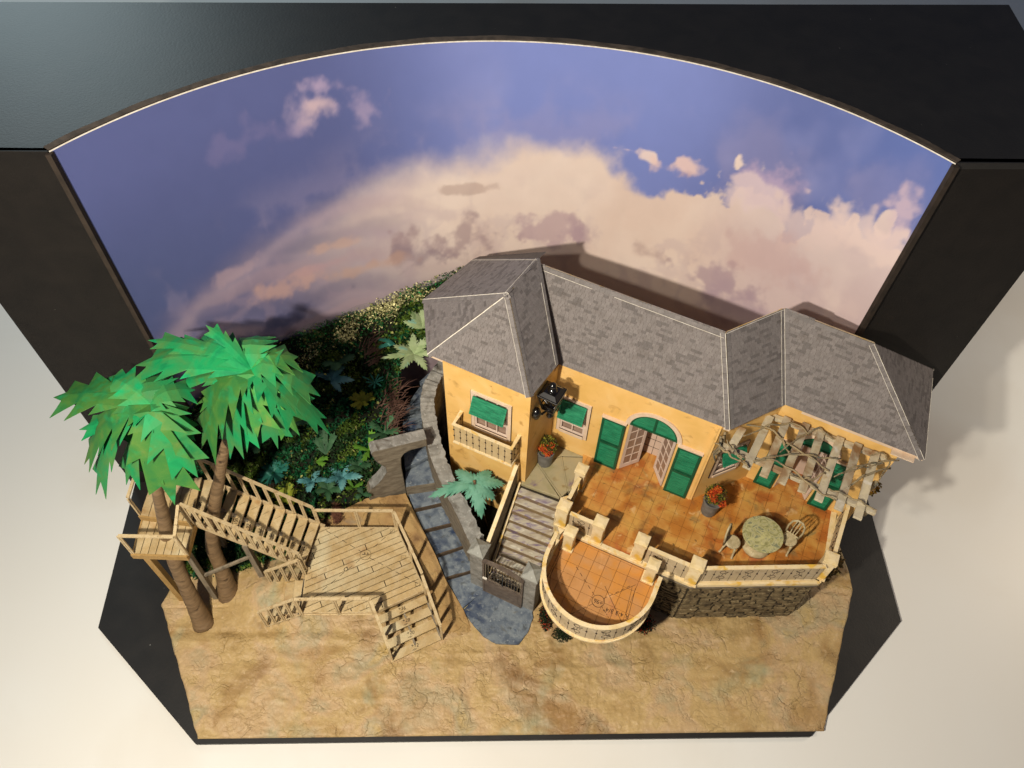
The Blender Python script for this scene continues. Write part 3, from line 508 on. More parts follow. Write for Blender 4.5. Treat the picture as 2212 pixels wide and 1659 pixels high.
# roofs --------------------------------------------------------------
rE, rF, rG, rD, rC, rA, rB = (-6.25, 23.64, 20.6), (1.66, 19.43, 20.6), (4.05, 23.57, 19.5), (-6.88, 29.47, 20.6), (-2.77, 34.36, 20.6), (-.02, 24.33, 26.7), (2.37, 27.97, 26.7)
rI, rK, rM, rN, rb, rH, rJ, rL = (16.65, 17.27, 19.46), (21.36, 19.59, 19.46), (30.54, 14.64, 19.46), (34.18, 23.08, 19.46), (2.48, 27.96, 26.09), (15.40, 21.06, 26.09), (20.15, 23.42, 26.09), (25.82, 20.13, 26.09)
def facet(name_lbl, pts, th=.22, seed=0, rowh=.235, caps=(), lines=()):
    P = [Vector(p) for p in pts]
    e = (P[1]-P[0]).normalized(); nrm = e.cross(P[-1]-P[0]).normalized()
    if nrm.z < 0: nrm = -nrm
    up = nrm.cross(e).normalized()
    if up.z < 0: up = -up
    O = P[0]; loc = [((p-O).dot(e), (p-O).dot(up)) for p in P]
    n = len(P); d2 = (P[2]-O).dot(nrm) if n == 4 else 0.
    def uv(x, y):
        u = v = .5; (ax, ay), (bx_, by), (cx, cy), (dx, dy) = loc
        for _ in range(8):
            fx = ax*(1-u)*(1-v)+bx_*u*(1-v)+cx*u*v+dx*(1-u)*v-x; fy = ay*(1-u)*(1-v)+by*u*(1-v)+cy*u*v+dy*(1-u)*v-y
            a_, b_ = (bx_-ax)*(1-v)+(cx-dx)*v, (dx-ax)*(1-u)+(cx-bx_)*u; c_, d_ = (by-ay)*(1-v)+(cy-dy)*v, (dy-ay)*(1-u)+(cy-by)*u; D = a_*d_-b_*c_
            u -= (fx*d_-fy*b_)/D; v -= (fy*a_-fx*c_)/D
        return u, v
    K = 8; mb = MB(); gi = {}
    for off_, tag_ in ((-th, 0), (-.0, 1)):
        for i in range(K+1):
            for j in range(K+1):
                u, v = i/K, j/K
                q = (P[0]*(1-u)+P[1]*u)*(1-v)+((P[3] if n == 4 else P[2])*(1-u)+P[2]*u)*v; gi[i, j, tag_] = len(mb.v); mb.v.append(tuple(q+nrm*off_))
    fc = [tuple(gi[a, b, t_] for a, b in ((i, j), (i+1, j), (i+1, j+1), (i, j+1))) for t_ in (0, 1) for i in range(K) for j in range(K)]
    for i in range(K):
        for (a, b), (c, d) in (((i, 0), (i+1, 0)), ((K, i), (K, i+1)), ((i, K), (i+1, K)), ((0, i), (0, i+1))): fc.append((gi[a, b, 0], gi[c, d, 0], gi[c, d, 1], gi[a, b, 1]))
    mb_top = [tuple(Vector(v_)+nrm*.012) for v_ in mb.v[(K+1)**2:]]; mb.f = fc; mb.t = [None]*len(fc); o = mb.build('roof', MT['cream'], villa)
    sh = MB(); r = random.Random(seed); rows = int(max(q[1] for q in loc)/rowh)+1
    def off(x, y): 
        p = O+e*x+up*y
        if n == 4 and abs(d2) > 1e-4: u, v = uv(x, y); p = p+nrm*(d2*u*v)
        return p
    def surf(x, y):  # account for slight warp: project on polygon via average plane
        return off(x, y)
    for j in range(rows):
        y0_, y1_ = j*rowh, (j+1)*rowh*1.0; ym = (y0_+y1_)/2
        xs = []
        for i in range(n):
            a, b = loc[i], loc[(i+1) % n]
            if (a[1]-ym)*(b[1]-ym) < 0: xs.append(a[0]+(b[0]-a[0])*(ym-a[1])/(b[1]-a[1]))
        if len(xs) < 2: continue
        x0, x1 = min(xs)+.05, max(xs)-.05; x = x0; run = 0
        while x < x1-.05:
            w = min(r.uniform(.22, .44), x1-x)
            if run > 0: run -= 1; g = r.uniform(.64, .76); 
            else:
                g = r.uniform(.88, 1.06)
                if r.random() < .12: run = r.choice([0, 0, 1, 2]); g = .7
            tt_ = (g*1.0, g*.955, g*.93); h0, h1 = .012+r.random()*.012, .035+r.random()*.015
            a = [off(x+.012, y0_), off(x+w-.012, y0_), off(x+w-.012, y1_+.03), off(x+.012, y1_+.03)]
            sh.add([a[0]+nrm*.003, a[1]+nrm*.003, a[2]+nrm*.003, a[3]+nrm*.003, a[0]+nrm*h1, a[1]+nrm*h1, a[2]+nrm*h0, a[3]+nrm*h0], [(4, 5, 6, 7), (0, 1, 5, 4), (1, 2, 6, 5), (3, 0, 4, 7)], tt_); x += w
    s_ = sh.build('shingle', MT['roof'], villa, fix=False, kind='stuff'); s_.parent = o
    bd = MB(); top = [v_ for v_ in mb_top]; bd.v = top; bd.f = [tuple((a*(K+1)+b) for a, b in ((i, j), (i+1, j), (i+1, j+1), (i, j+1))) for i in range(K) for j in range(K)]; bd.t = [None]*len(bd.f); b_ = bd.build('roof_board', MT['roofbase'], villa, fix=False); b_.parent = o
    cp = MB()
    for (i, k) in caps:
        a, b = P[i], P[k]; d = (b-a); L = d.length; d.normalize(); cen = sum(P, Vector())/n; ins = nrm.cross(d).normalized()
        if ins.dot(cen-a) < 0: ins = -ins
        q = 0.
        while q < L-.05:
            w = min(.42, L-q); g = r.uniform(.82, 1.08); a0 = a+d*(q+.01)+ins*.02; a1 = a+d*(q+w-.012)+ins*.02
            cp.add([a0+nrm*.05, a1+nrm*.06, a1+ins*.33+nrm*.062, a0+ins*.33+nrm*.05, a0, a1, a1+ins*.33, a0+ins*.33], [(0, 1, 2, 3), (3, 2, 6, 7), (0, 3, 7, 4), (1, 5, 6, 2)], (g, g*.97, g*.95)); q += w
    if cp.v: c_ = cp.build('ridge_cap', MT['roof'], villa, fix=False, kind='stuff'); c_.parent = o
    ln = MB()
    for (i, k, inset, w) in lines:
        a, b = P[i], P[k]; d = (b-a).normalized(); cen = sum(P, Vector())/n; ins = nrm.cross(d).normalized()
        if ins.dot(cen-a) < 0: ins = -ins
        L = (b-a).length; q = 0
        while q < L:
            seg = r.uniform(.8, 2.2); 
            if r.random() < .93: ln = MB(); ln.beam(a+d*q+ins*inset+nrm*.07, a+d*min(L, q+seg)+ins*(inset+r.uniform(-.01, .01))+nrm*.07, w*.75, .02, nrm); l_ = ln.build('paper_seam', MT['whiteedge'], villa, fix=False); l_.parent = o
            q += seg
    return o
facet('t', [rE, rF, rA], seed=1, caps=[(1, 2), (2, 0)], lines=[(0, 2, .02, .09), (1, 2, .36, .03)])
facet('t', [rD, rE, rA], seed=2, caps=[(2, 0)], lines=[(2, 0, .01, .07)])
facet('t', [rC, rD, rA, rB], seed=3, caps=[(2, 3)], lines=[(3, 0, .3, .035), (2, 3, .34, .03)])
rG2 = (3.92, 22.68, 20.6)
facet('t', [rF, rG2, rB, rA], seed=4, caps=[(0, 3), (1, 2)], lines=[(1, 2, .36, .04)])
facet('m', [rG, rI, rH, rb], seed=5, caps=[(0, 3), (1, 2), (2, 3)], lines=[(2, 3, .38, .04), (1, 2, .36, .035), (1, 2, .02, .05)])
facet('m', [rI, rK, rJ, rH], seed=6, caps=[(1, 2), (0, 3)], lines=[(1, 2, .34, .035), (2, 3, .02, .04)])
facet('m', [rK, rM, rL, rJ], seed=7, caps=[(0, 3), (1, 2), (2, 3)], lines=[(0, 3, .03, .04), (1, 2, .36, .035), (1, 2, .02, .045)])
facet('m', [rM, rN, rL], seed=8, lines=[(0, 1, .02, .03)])
mb = MB(); Bv, bv = Vector(rB), Vector(rb)   # back gable boards
mb.add([rC, rB, (2.9, 28.8, 26.6), (-2.3, 35.1, 20.2)], [(0, 1, 2, 3)])
mb.build('rear_board', MT['roofbase'], villa, fix=False)
mb = MB()
for p_, q_ in ((rE, rF), (rG, rI), (rK, rM)):
    a, b = Vector(p_), Vector(q_); dn = Vector((0, 0, -.32)); i_ = Vector((.449, .893, 0))*.22
    mb.beam(a+dn+i_, b+dn+i_, .14, .3)
mb.build('eave_board', MT['trim'], villa)
mb = MB(); a, b = Vector(rM), Vector(rK); mb.beam(a+Vector((-.55, .15, -.4)), a+Vector((-2.0, .95, -.42)), .5, .12); mb.build('eave_bracket', MT['trim'], villa)

# lantern ------------------------------------------------------------
lx, ly = TR(3.1, .85, 0)[:2]; lan = thing('wall_lantern', 'glossy black lantern hanging from a bracket on the yellow tower wall', 'lantern', (lx, ly, 13.8))
mb = MB(); q = lambda h, z: [TR(3.1-h, .85+h, 0)[:2]+(z,), TR(3.1+h, .85+h, 0)[:2]+(z,), TR(3.1+h, .85-h, 0)[:2]+(z,), TR(3.1-h, .85-h, 0)[:2]+(z,)]
mb.hexa(q(.88, 17.0), q(.88, 17.18)); mb.hexa(q(.80, 17.181), q(.5, 17.5)); mb.build('roof', MT['iron'], lan, bevel=.03)
MB().lathe((lx, ly, 17.45), [(.42, 0), (.40, .12), (.25, .25), (.16, .32), (.3, .42), (.32, .6), (.2, .78), (.05, .84)], 20).build('finial', MT['iron'], lan, smooth=True)
mb = MB()
for sx in (-1, 1):
    for sy in (-1, 1):
        a = TR(3.1+sx*.78, .85+sy*.78, 0); b = TR(3.1+sx*.48, .85+sy*.48, 0); mb.beam((a[0], a[1], 17.0), (b[0], b[1], 15.3), .13, .13, (1, 0, 0))
for z, h in ((15.95, .60), (15.3, .5)):
    c4 = [TR(3.1+sx*h, .85+sy*h, 0) for sx, sy in ((-1, -1), (1, -1), (1, 1), (-1, 1))]
    for i in range(4): a, b = c4[i], c4[(i+1) % 4]; mb.beam((a[0], a[1], z), (b[0], b[1], z), .1, .1)
mb.build('cage', MT['iron'], lan)
MB().lathe((lx, ly, 15.3), [(.5, 0), (.5, .1), (.3, .25), (.12, .4), (.14, 1.3), (.05, 1.45)], 14).build('candle', MT['iron'], lan, smooth=True)
MB().lathe((lx, ly, 13.9), [(.02, 0), (.22, .08), (.3, .28), (.2, .46), (.1, .52), (.12, .62), (.3, .8), (.46, 1.1), (.5, 1.41)], 16).build('drop_finial', MT['iron'], lan, smooth=True)
mb = MB(); a = TR(3.1, 0, 0); b = TR(3.1, .85, 0)
mb.lathe(TR(2.0, .15, 15.2), [(.02, -.6), (.28, -.5), (.42, 0), (.28, .5), (.02, .6)], 14); mb.tube([TR(3.0, .0, 15.2), TR(2.8, .7, 15.0), TR(2.3, .5, 15.0), TR(2.05, .2, 15.2)], .12, 8); mb.tube([TR(3.1, .05, 16), TR(3.1, .5, 15.5), TR(3.1, .85, 15.6)], .09, 8)
mb.build('bracket', MT['iron'], lan, smooth=True)

_d = Vector(TR(1.8, .92, 0))-Vector(TR(3.1, .85, 0)); lan.location = Vector(lan.location)+Vector((_d.x, _d.y, 2.55))

# ------------------------------------------------------------ terraces
def clip_tile(subj, tile):
    out = subj
    for i in range(len(tile)):
        a, b = tile[i], tile[(i+1) % len(tile)]; inp = out; out = []
        if not inp: break
        ins = lambda p: (b[0]-a[0])*(p[1]-a[1])-(b[1]-a[1])*(p[0]-a[0]) >= -1e-9
        for k in range(len(inp)):
            p, q = inp[k-1], inp[k]; ip, iq = ins(p), ins(q)
            if ip != iq:
                x1, y1, x2, y2 = p[0], p[1], q[0], q[1]; dx, dy = b[0]-a[0], b[1]-a[1]; den = dx*(y2-y1)-dy*(x2-x1)
                tt_ = (dy*(x1-a[0])-dx*(y1-a[1]))/den if abs(den) > 1e-12 else 0; out.append((x1+(x2-x1)*tt_, y1+(y2-y1)*tt_))
            if iq: out.append(q)
    return out
def parea(p): return sum(p[i][0]*p[(i+1) % len(p)][1]-p[(i+1) % len(p)][0]*p[i][1] for i in range(len(p)))/2
def lay(polyg, ang, tw, th_, z0, z1, name, m, parent, gap=.03, o=(0, 0), brick=False, jit=.006, lenr=None, seed=0):
    a = math.radians(ang); ux, uy = math.cos(a), math.sin(a); vx, vy = -uy, ux; r = random.Random(seed)
    L = [((x-o[0])*ux+(y-o[1])*uy, (x-o[0])*vx+(y-o[1])*vy) for x, y in polyg]
    if parea(L) < 0: L.reverse()
    u0, u1, v0, v1 = min(q[0] for q in L), max(q[0] for q in L), min(q[1] for q in L), max(q[1] for q in L); res = []
    for j in range(int(math.floor(v0/th_)), int(math.ceil(v1/th_))):
        cuts = []
        if lenr: 
            x = u0-r.uniform(0, lenr[0])
            while x < u1: cuts.append(x); x += r.uniform(*lenr)
            cuts.append(x)
        else: cuts = [tw*k for k in range(int(math.floor(u0/tw)), int(math.ceil(u1/tw))+1)]
        for k in range(len(cuts)-1):
            t = [(cuts[k]+gap/2, j*th_+gap/2), (cuts[k+1]-gap/2, j*th_+gap/2), (cuts[k+1]-gap/2, (j+1)*th_-gap/2), (cuts[k]+gap/2, (j+1)*th_-gap/2)]
            p = clip_tile(L, t)
            if len(p) < 3 or abs(parea(p)) < .02: continue
            w = [(o[0]+x*ux+y*vx, o[1]+x*uy+y*vy) for x, y in p]
            ob = MB().prism(w, z0, z1+r.uniform(-jit, jit)).build(name, m, parent); res.append(ob)
    return res
UP = [H1(3.3, 0, 0)[:2], H1(13.5, 0, 0)[:2], H3(5.6, 0, 0)[:2], H4(7.9, 0, 0)[:2], (26.75, 12.3), (25.25, 10.05), (14.9, 9.95), (4.6, 15.1), (6.55, 19.0)]
terr = thing('upper_terrace', 'raised terracotta tiled patio in front of the yellow villa on a rubble stone base', 'terrace', (15, 14, 0))
MB().prism(UP, .5, 8.2).build('base', MT['stonegrout'], terr)
DI = [H1(6.72, 0, 0)[:2], H1(6.72, -2.8, 0)[:2], H1(10.76, -2.8, 0)[:2], H1(10.76, 0, 0)[:2]]
D4 = [H4(2.45, 0, 0)[:2], H4(2.45, -2.5, 0)[:2], H4(5.35, -2.5, 0)[:2], H4(5.35, 0, 0)[:2]]
for pl in (DI, D4): MB().prism(pl, 8.0, 8.25).build('base', MT['grout'], terr)
MB().prism(UP, 8.2, 8.27).build('joint_bed', MT['grout'], terr)
lay(UP, -26.7, .98, .98, 8.27, FL, 'tile', MT['tile'], terr, gap=.024, o=H1(6.72, 0, 0)[:2], jit=.008)
lay(DI, -26.7, .98, .98, 8.27, FL, 'tile', MT['tile'], terr, gap=.024, o=H1(6.72, 0, 0)[:2])
lay(D4, -26.7, .98, .98, 8.27, FL, 'tile', MT['tile'], terr, gap=.024, o=H4(2.45, 0, 0)[:2])
# rubble stones
def stones(F, L, z0, z1, parent, seed, rowh=.42, lr=(.5, 1.15)):
    r = random.Random(seed); z = z0; 
    while z < z1-.1:
        h = min(r.uniform(rowh*.75, rowh*1.3), z1-z); x = 0
        while x < L-.1:
            w = min(r.uniform(*lr), L-x)
            if L-x-w < .2: w = L-x
            g = .035; d = r.uniform(.05, .16); q0 = [(x+g+r.uniform(0, .06), z+g+r.uniform(0, .05)), (x+w-g-r.uniform(0, .06), z+g+r.uniform(0, .05)), (x+w-g-r.uniform(0, .06), z+h-g-r.uniform(0, .05)), (x+g+r.uniform(0, .06), z+h-g-r.uniform(0, .05))]
            cx, cz = x+w/2, z+h/2; b = [F(s, 0, q) for s, q in q0]; tps = [F(s+(cx-s)*.22, d*r.uniform(.7, 1.2), q+(cz-q)*.28) for s, q in q0]
            MB().add(b+tps, [(4, 5, 6, 7), (0, 1, 5, 4), (1, 2, 6, 5), (2, 3, 7, 6), (3, 0, 4, 7)]).build('stone', MT['stone'], parent, fix=False); x += w
        z += h
def frame2(a, b): return Fr(a, math.degrees(math.atan2(b[1]-a[1], b[0]-a[0]))), math.dist(a, b)
F1, L1 = frame2((14.9, 9.93), (25.25, 10.03)); stones(F1, L1, .6, 7.5, terr, 1, .42, (.7, 1.9))
F2, L2 = frame2((11.2, 11.75), (14.9, 9.93)); stones(F2, L2, .6, 7.5, terr, 2, .42, (.6, 1.5))
F3, L3 = frame2((25.25, 10.03), (26.75, 12.3)); stones(F3, L3, .6, 7.5, terr, 3, .45, (.7, 1.6))
mb = MB()
for F_, L_ in ((F1, L1), (F2, L2), (F3, L3)): F_.bx(mb, -.05, L_+.05, -.3, .22, 7.55, 7.95)
mb.build('string_course', MT['greybrown'], terr)
mb = MB()
for F_, L_ in ((F1, L1), (F2, L2), (F3, L3)): F_.bx(mb, -.08, L_+.08, -.32, .27, 7.955, 8.36)
F4, L4 = frame2((26.75, 12.3), H4(7.9, 0, 0)[:2]); F4.bx(mb, 0, L4, -.32, .15, 7.9, 8.36)
mb.build('coping', MT['cream'], terr, bevel=.02)
# round terrace
RC = (7.2, 9.78); RR = 4.38; un = Vector((.446, .895)); al = Vector((.895, -.446))
def rpt(a, r): return (RC[0]+r*math.cos(a), RC[1]+r*math.sin(a))
aN = math.atan2(-.446, .895)      # direction along chord to the right
arc = [aN-math.pi*k/40 for k in range(41)]       # from right end round the front to the left
def ushape(r, ext): 
    pr = rpt(aN, r); pl = rpt(aN-math.pi, r)
    return [(pr[0]+un.x*ext, pr[1]+un.y*ext)]+[rpt(a, r) for a in arc]+[(pl[0]+un.x*ext, pl[1]+un.y*ext)]
rt = thing('round_terrace', 'half round terracotta balcony terrace with inked layout lines below the main patio', 'terrace', (RC[0], RC[1], 0))
MB().prism([rpt(aN, 2.6), rpt(aN-math.pi, 2.6), (5.0, 14.3), (11.3, 11.3)], .5, 7.6).build('base', MT['stonegrout'], rt)
MB().prism(ushape(4.3, 3.2), 7.6, 7.93).build('slab', MT['grout'], rt)
lay(ushape(4.3, 3.1), -26.7, .98, .98, 7.93, 8.0, 'tile', MT['tile2'], rt, gap=.03, o=RC, jit=.005)
# drawn marks
mk = MB(); zt_ = 8.014
def dash(a, b, nd=5, w=.035):
    a = Vector(a); b = Vector(b)
    for k in range(nd):
        p = a+(b-a)*(k/nd); q = a+(b-a)*((k+.55)/nd); mk.beam((p.x, p.y, zt_), (q.x, q.y, zt_), w, .012)
c0 = Vector((7.25, 8.55)); R1 = .5
mk.tube([(c0.x+R1*math.cos(2*math.pi*k/28), c0.y+R1*math.sin(2*math.pi*k/28), zt_) for k in range(29)], .022, 4)
for ang in (25, 118, 205, 298): d_ = Vector((math.cos(math.radians(ang)), math.sin(math.radians(ang)))); dash(c0+d_*.55, c0+d_*(3.2 if ang in (25, 205) else 3.6 if ang == 118 else 1.6), 5)
mk.beam((7.9, 9.8, zt_), (9.0, 6.7, zt_), .03, .012); mk.beam((8.6, 9.1, zt_), (10.4, 9.9, zt_), .03, .012)
mk.tube([(*rpt(aN-math.pi*.62-math.pi*.38*k/14, 3.75), zt_) for k in range(15)], .02, 4)
for k in range(5): p = Vector(rpt(aN-math.pi, 3.85))+un*(1.4-.5*k); mk.beam((p.x, p.y, zt_), (p.x-.18, p.y-.36, zt_), .03, .012); mk.beam((p.x+.15, p.y-.05, zt_), (p.x-.03, p.y-.41, zt_), .03, .012)
mk.beam((10.35, 9.6, zt_), (9.5, 7.2, zt_), .03, .012); mk.beam((10.1, 9.7, zt_), (9.3, 7.4, zt_), .025, .012)
mk.build('drawn_mark', MT['line'], rt, fix=False)
text('+96', 'height_mark', (7.25, 8.5, 8.02), .46, math.radians(160), MT['line'], rt); text("R 4-3 3/4\"", 'radius_mark', (8.6, 7.6, 8.02), .5, math.radians(160), MT['line'], rt)
mb = MB(); a = Vector((*RC, 0))+Vector((*un, 0))*3.38
pa, pb = a-Vector((*al, 0))*4.0, a+Vector((*al, 0))*4.3
mb.beam((pa.x, pa.y, 8.18), (pb.x, pb.y, 8.18), .42, .40); mb.build('curb', MT['cream'], rt, bevel=.03)
mb = MB()
n_ = len(ushape(1, 1)); uo, ui = ushape(4.56, 2.4), ushape(4.22, 2.4)
for k in range(n_-1): mb.hexa([(*ui[k], 7.86), (*uo[k], 7.86), (*uo[k+1], 7.86), (*ui[k+1], 7.86)], [(*ui[k], 8.10), (*uo[k], 8.10), (*uo[k+1], 8.10), (*ui[k+1], 8.10)])
mb.build('rim', MT['cream'], rt)

# railings -----------------------------------------------------------
def scroll(c, tdir, z0, z1, mb, flip=1):
    zc = (z0+z1)/2; hh = (z1-z0); pts = []; t3 = Vector((tdir[0], tdir[1], 0)).normalized(); P = lambda x, z: Vector(c)+t3*x*flip+Vector((0, 0, z-c[2]))
    up_, lo_ = [], []
    for sg, arr in ((1, up_), (-1, lo_)):
        for k in range(15):
            a = k/14*2.1*math.pi; r = hh*.16*(1-.62*k/14); arr.append(P(sg*(-.02*hh-r*math.cos(a)*1.05)+sg*.05, zc+sg*(hh*.24)+sg*r*math.sin(a)*-1))
    mb.tube(up_, .035, 4); mb.tube(lo_, .035, 4); mb.tube([up_[0], P(-.02, zc+.1*hh), P(.02, zc-.1*hh), lo_[0]], .035, 4)
    mb.tube([P(.0, z0), P(0, zc-hh*.36)], .035, 4); mb.tube([P(.0, zc+hh*.36), P(0, z1)], .03, 4)
    for x, z in ((-.18, .02), (.18, -.02)): mb.lathe(P(x*1.3, zc+z*5), [(.02, -.05), (.05, 0), (.02, .05)], 6)
def baluster(c, z0, z1, mb, dz=(.5,)):
    mb.tube([(c[0], c[1], z0), (c[0], c[1], z1)], .028, 5)
    for q in dz: mb.lathe((c[0], c[1], z0+(z1-z0)*q), [(.01, -.16), (.11, 0), (.01, .16)], 4)
def railing(label, path, slots, z0, z1, group, top=True, railw=.32, film='panel', bottom=True, cat='railing', diam=(.55,), th=.12, off=0):
    path = [Vector((p[0], p[1], 0)) for p in path]; cum = [0]
    for i in range(1, len(path)): cum.append(cum[-1]+(path[i]-path[i-1]).length)
    L = cum[-1]
    def at_(s):
        s = max(0, min(L-1e-6, s)); i = max(k for k in range(len(cum)-1) if cum[k] <= s); d = (path[i+1]-path[i]).normalized(); return path[i]+d*(s-cum[i]), d
    o0, _ = at_(L/2); t = thing('terrace_railing' if cat == 'railing' else cat, label, cat, (o0.x, o0.y, z0), group)
    nn = 1 if len(path) == 2 else len(path)-1
    mbt = MB(); mbp = MB(); mbb = MB()
    for i in range(nn):
        a, b = path[i], path[i+1]; d = (b-a).normalized(); s_ = Vector((-d.y, d.x, 0)); d0 = (path[i]-path[i-1]).normalized() if i > 0 else d; d2 = (path[i+2]-b).normalized() if i < nn-1 else d
        sa = Vector((-(d+d0).y, (d+d0).x, 0)).normalized(); sb = Vector((-(d+d2).y, (d+d2).x, 0)).normalized()
        def seg(mb_, w, za, zb): mb_.hexa([(*(a-sa*w/2).xy, za), (*(b-sb*w/2).xy, za), (*(b+sb*w/2).xy, za), (*(a+sa*w/2).xy, za)], [(*(a-sa*w/2).xy, zb), (*(b-sb*w/2).xy, zb), (*(b+sb*w/2).xy, zb), (*(a+sa*w/2).xy, zb)])
        seg(mbt, railw, z1-th, z1); seg(mbp, .03, z0+.02, z1-th-.004)
        if bottom: seg(mbb, .16, z0+.0, z0+.1)
    mbt.build('top_rail', MT['cream'], t); mbp.build('film_panel', MT[film], t)
    if bottom: mbb.build('bottom_rail', MT['cream'], t)
    n = len(slots)
    for k, ch in enumerate(slots):
        c, d = at_(L*(k+.5)/n); m_ = MB()
        if ch == 'S': scroll((c.x, c.y, z0), d, z0+.15, z1-.2, m_, 1 if k % 2 else -1); m_.build('scroll', MT['wire'], t, fix=False)
        elif ch == '|': baluster((c.x, c.y), z0+.1, z1-.14, m_, diam); m_.build('baluster', MT['wire'], t, fix=False)
    return t
railing('long straight front railing with four black scrolls above the stone wall', [(15.35, 9.98), (25.0, 10.08)], '||S||S||S||S||', 8.37, 11.0, 'patio railings')
railing('short railing with one scroll between two stumpy pillars right of the terrace opening', [(11.2, 11.75), (14.35, 10.2)], '|S|||', 8.34, 11.0, 'patio railings')
railing('shortest railing with one scroll left of the terrace opening', [(5.2, 14.9), (7.1, 13.95)], '|S|', 8.34, 10.9, 'patio railings')
railing('yellow topped railing beside the landing at the head of the lilac steps', [(4.85, 15.6), (6.2, 18.2)], '|||', 8.34, 10.9, 'patio railings')
railing('railing at the far right end of the patio running back to the wall', [(26.0, 11.2), (28.45, 15.7)], '||S||S|', 8.37, 11.0, 'patio railings')
ur = ushape(4.38, 1.7)
railing('curved cream railing wrapping the half round terrace', ur, '||S||S||S||S||S||S||S||', 8.1, 10.85, 'patio railings')
railing('cream balcony rail', [TW(1.5, 0, 0), TW(1.5, 1.45, 0), TW(6.8, 1.45, 0), TW(6.8, 0, 0)], '||||||||||||||', 12.45, 15.0, None, film='panelp', cat='balcony', diam=(.32, .7))
bal = [o for o in bpy.data.objects if o.name.startswith('balcony') and o.type == 'EMPTY'][0]; bal['label'] = 'small cream balcony with thin dark balusters under the tower window'
mb = MB(); TW.bx(mb, 1.4, 6.9, .002, 1.55, 12.25, 12.44); mb.build('floor', MT['cream'], bal)
mb = MB(); TW.bx(mb, 1.3, 7.0, .35, 1.62, 14.98, 15.0) if 0 else None
def pillar(label, c, w, z0, z1, ang=-26.7, m='cream'):
    t = thing('pillar', label, 'pillar', (c[0], c[1], z0), 'stumpy terrace pillars'); F = Fr(c, ang); h = w/2+.06
    mb = MB(); F.bx(mb, -h, h, -h, h, z0, z1-.5); mb.build('shaft', MT[m], t, bevel=.04)
    mb = MB(); F.bx(mb, -h-.1, h+.1, -h-.1, h+.1, z0, z0+.22); mb.build('plinth', MT[m], t, bevel=.03)
    mb = MB(); F.bx(mb, -h-.08, h+.08, -h-.08, h+.08, z1-.5, z1-.08); a = [F(-h-.08, h+.08, z1-.08), F(h+.08, h+.08, z1-.08), F(h+.08, -h-.08, z1-.08), F(-h-.08, -h-.08, z1-.08)]; b = [F(-h*.5, h*.5, z1), F(h*.5, h*.5, z1), F(h*.5, -h*.5, z1), F(-h*.5, -h*.5, z1)]
    mb.hexa(a, b); mb.build('cap', MT[m], t, bevel=.03)
pillar('cream pillar at the top of the lilac steps, left end of the short scroll railing', (4.72, 15.35), .8, 8.3, 11.5)
pillar('cream pillar left of the gap leading down to the half round terrace', (7.55, 13.85), .8, 8.3, 11.5)
pillar('tall peeling cream pillar right of the gap leading down to the half round terrace', (10.75, 12.25), .8, 8.3, 11.5)
pillar('cream pillar with a pinkish top where the two front railings meet', (14.85, 10.2), .85, 8.3, 11.5)
pillar('yellowish low pillar at the left end of the curved railing', (5.15, 13.3), .72, 8.0, 10.9)
pillar('low pillar at the right end of the curved railing', (11.5, 10.45), .72, 8.0, 10.9)
pillar('yellow pillar standing alone beside the villa door at the head of the landing', (6.4, 18.85), .72, 8.3, 11.4)
pillar('yellow corner pillar at the far right front of the patio', (25.45, 10.6), .8, 8.3, 11.5)

# landing and lilac steps -------------------------------------------
st = thing('stone_stairs', 'lilac and cream painted stone steps climbing from the iron gate to the villa landing', 'stairs', (1, 16, 0))
TL_, TRt = Vector((1.15, 19.35)), Vector((4.75, 17.75)); dv = Vector((-.449, -.893)); n = 12; run = 6.75/n
side = (TRt-TL_).normalized()
for k in range(n):
    z = 8.0-.61*(k+1)+.0; a = TL_+dv*run*k; b = TRt+dv*run*k+side*(.2+.6*k/n); w2 = (-.12*k/n)
    q = [a+dv*run*1.18, b+dv*run*1.18, b-dv*.1, a-dv*.1]; r_ = random.Random(k)
    mb = MB(); mb.hexa([(p.x+r_.uniform(-.03, .03), p.y, z-.75 if k < n-1 else .5) for p in q], [(p.x+r_.uniform(-.04, .04), p.y+r_.uniform(-.05, .05), z+r_.uniform(-.03, .03)) for p in q]); mb.build('step', MT['purple'], st, bevel=.04)
    mb = MB(); e0, e1 = a+dv*run*1.2, b+dv*run*1.2; mb.beam((e0.x, e0.y, z-.30), (e1.x, e1.y, z-.34), .10, .40); mb.build('riser', MT['steprise'], st)
MB().prism([TL_, TRt, (4.6, 15.1), (1.7, 10.9), (-1.6, 12.6)], .5, .9).build('base', MT['stonegrout'], st)
mb = MB(); a0, b0 = TL_-dv*.2, TL_+dv*6.8
mb.hexa([(TL_.x, TL_.y, 1), (TRt.x, TRt.y, 1), ((TRt-dv*2).x, (TRt-dv*2).y, 1), ((TL_-dv*2).x, (TL_-dv*2).y, 1)], [(TL_.x, TL_.y, 7.6), (TRt.x, TRt.y, 7.6), ((TRt-dv*2).x, (TRt-dv*2).y, 7.6), ((TL_-dv*2).x, (TL_-dv*2).y, 7.6)]); mb.build('base', MT['stonegrout'], st)
corner = (1.2, 19.35); L3p = [(1.2, 19.35), (4.75, 17.85), (2.85, 21.4)], [(2.9, 21.45), (4.8, 17.85), (5.4, 18.4), (5.05, 22.1)], [(5.1, 22.1), (5.45, 18.4), (6.5, 18.95), (7.25, 22.0)], [(1.2, 19.4), (2.82, 21.45), (5.05, 22.15), (7.2, 22.05), (4.0, 23.7), (3.9, 23.5)]
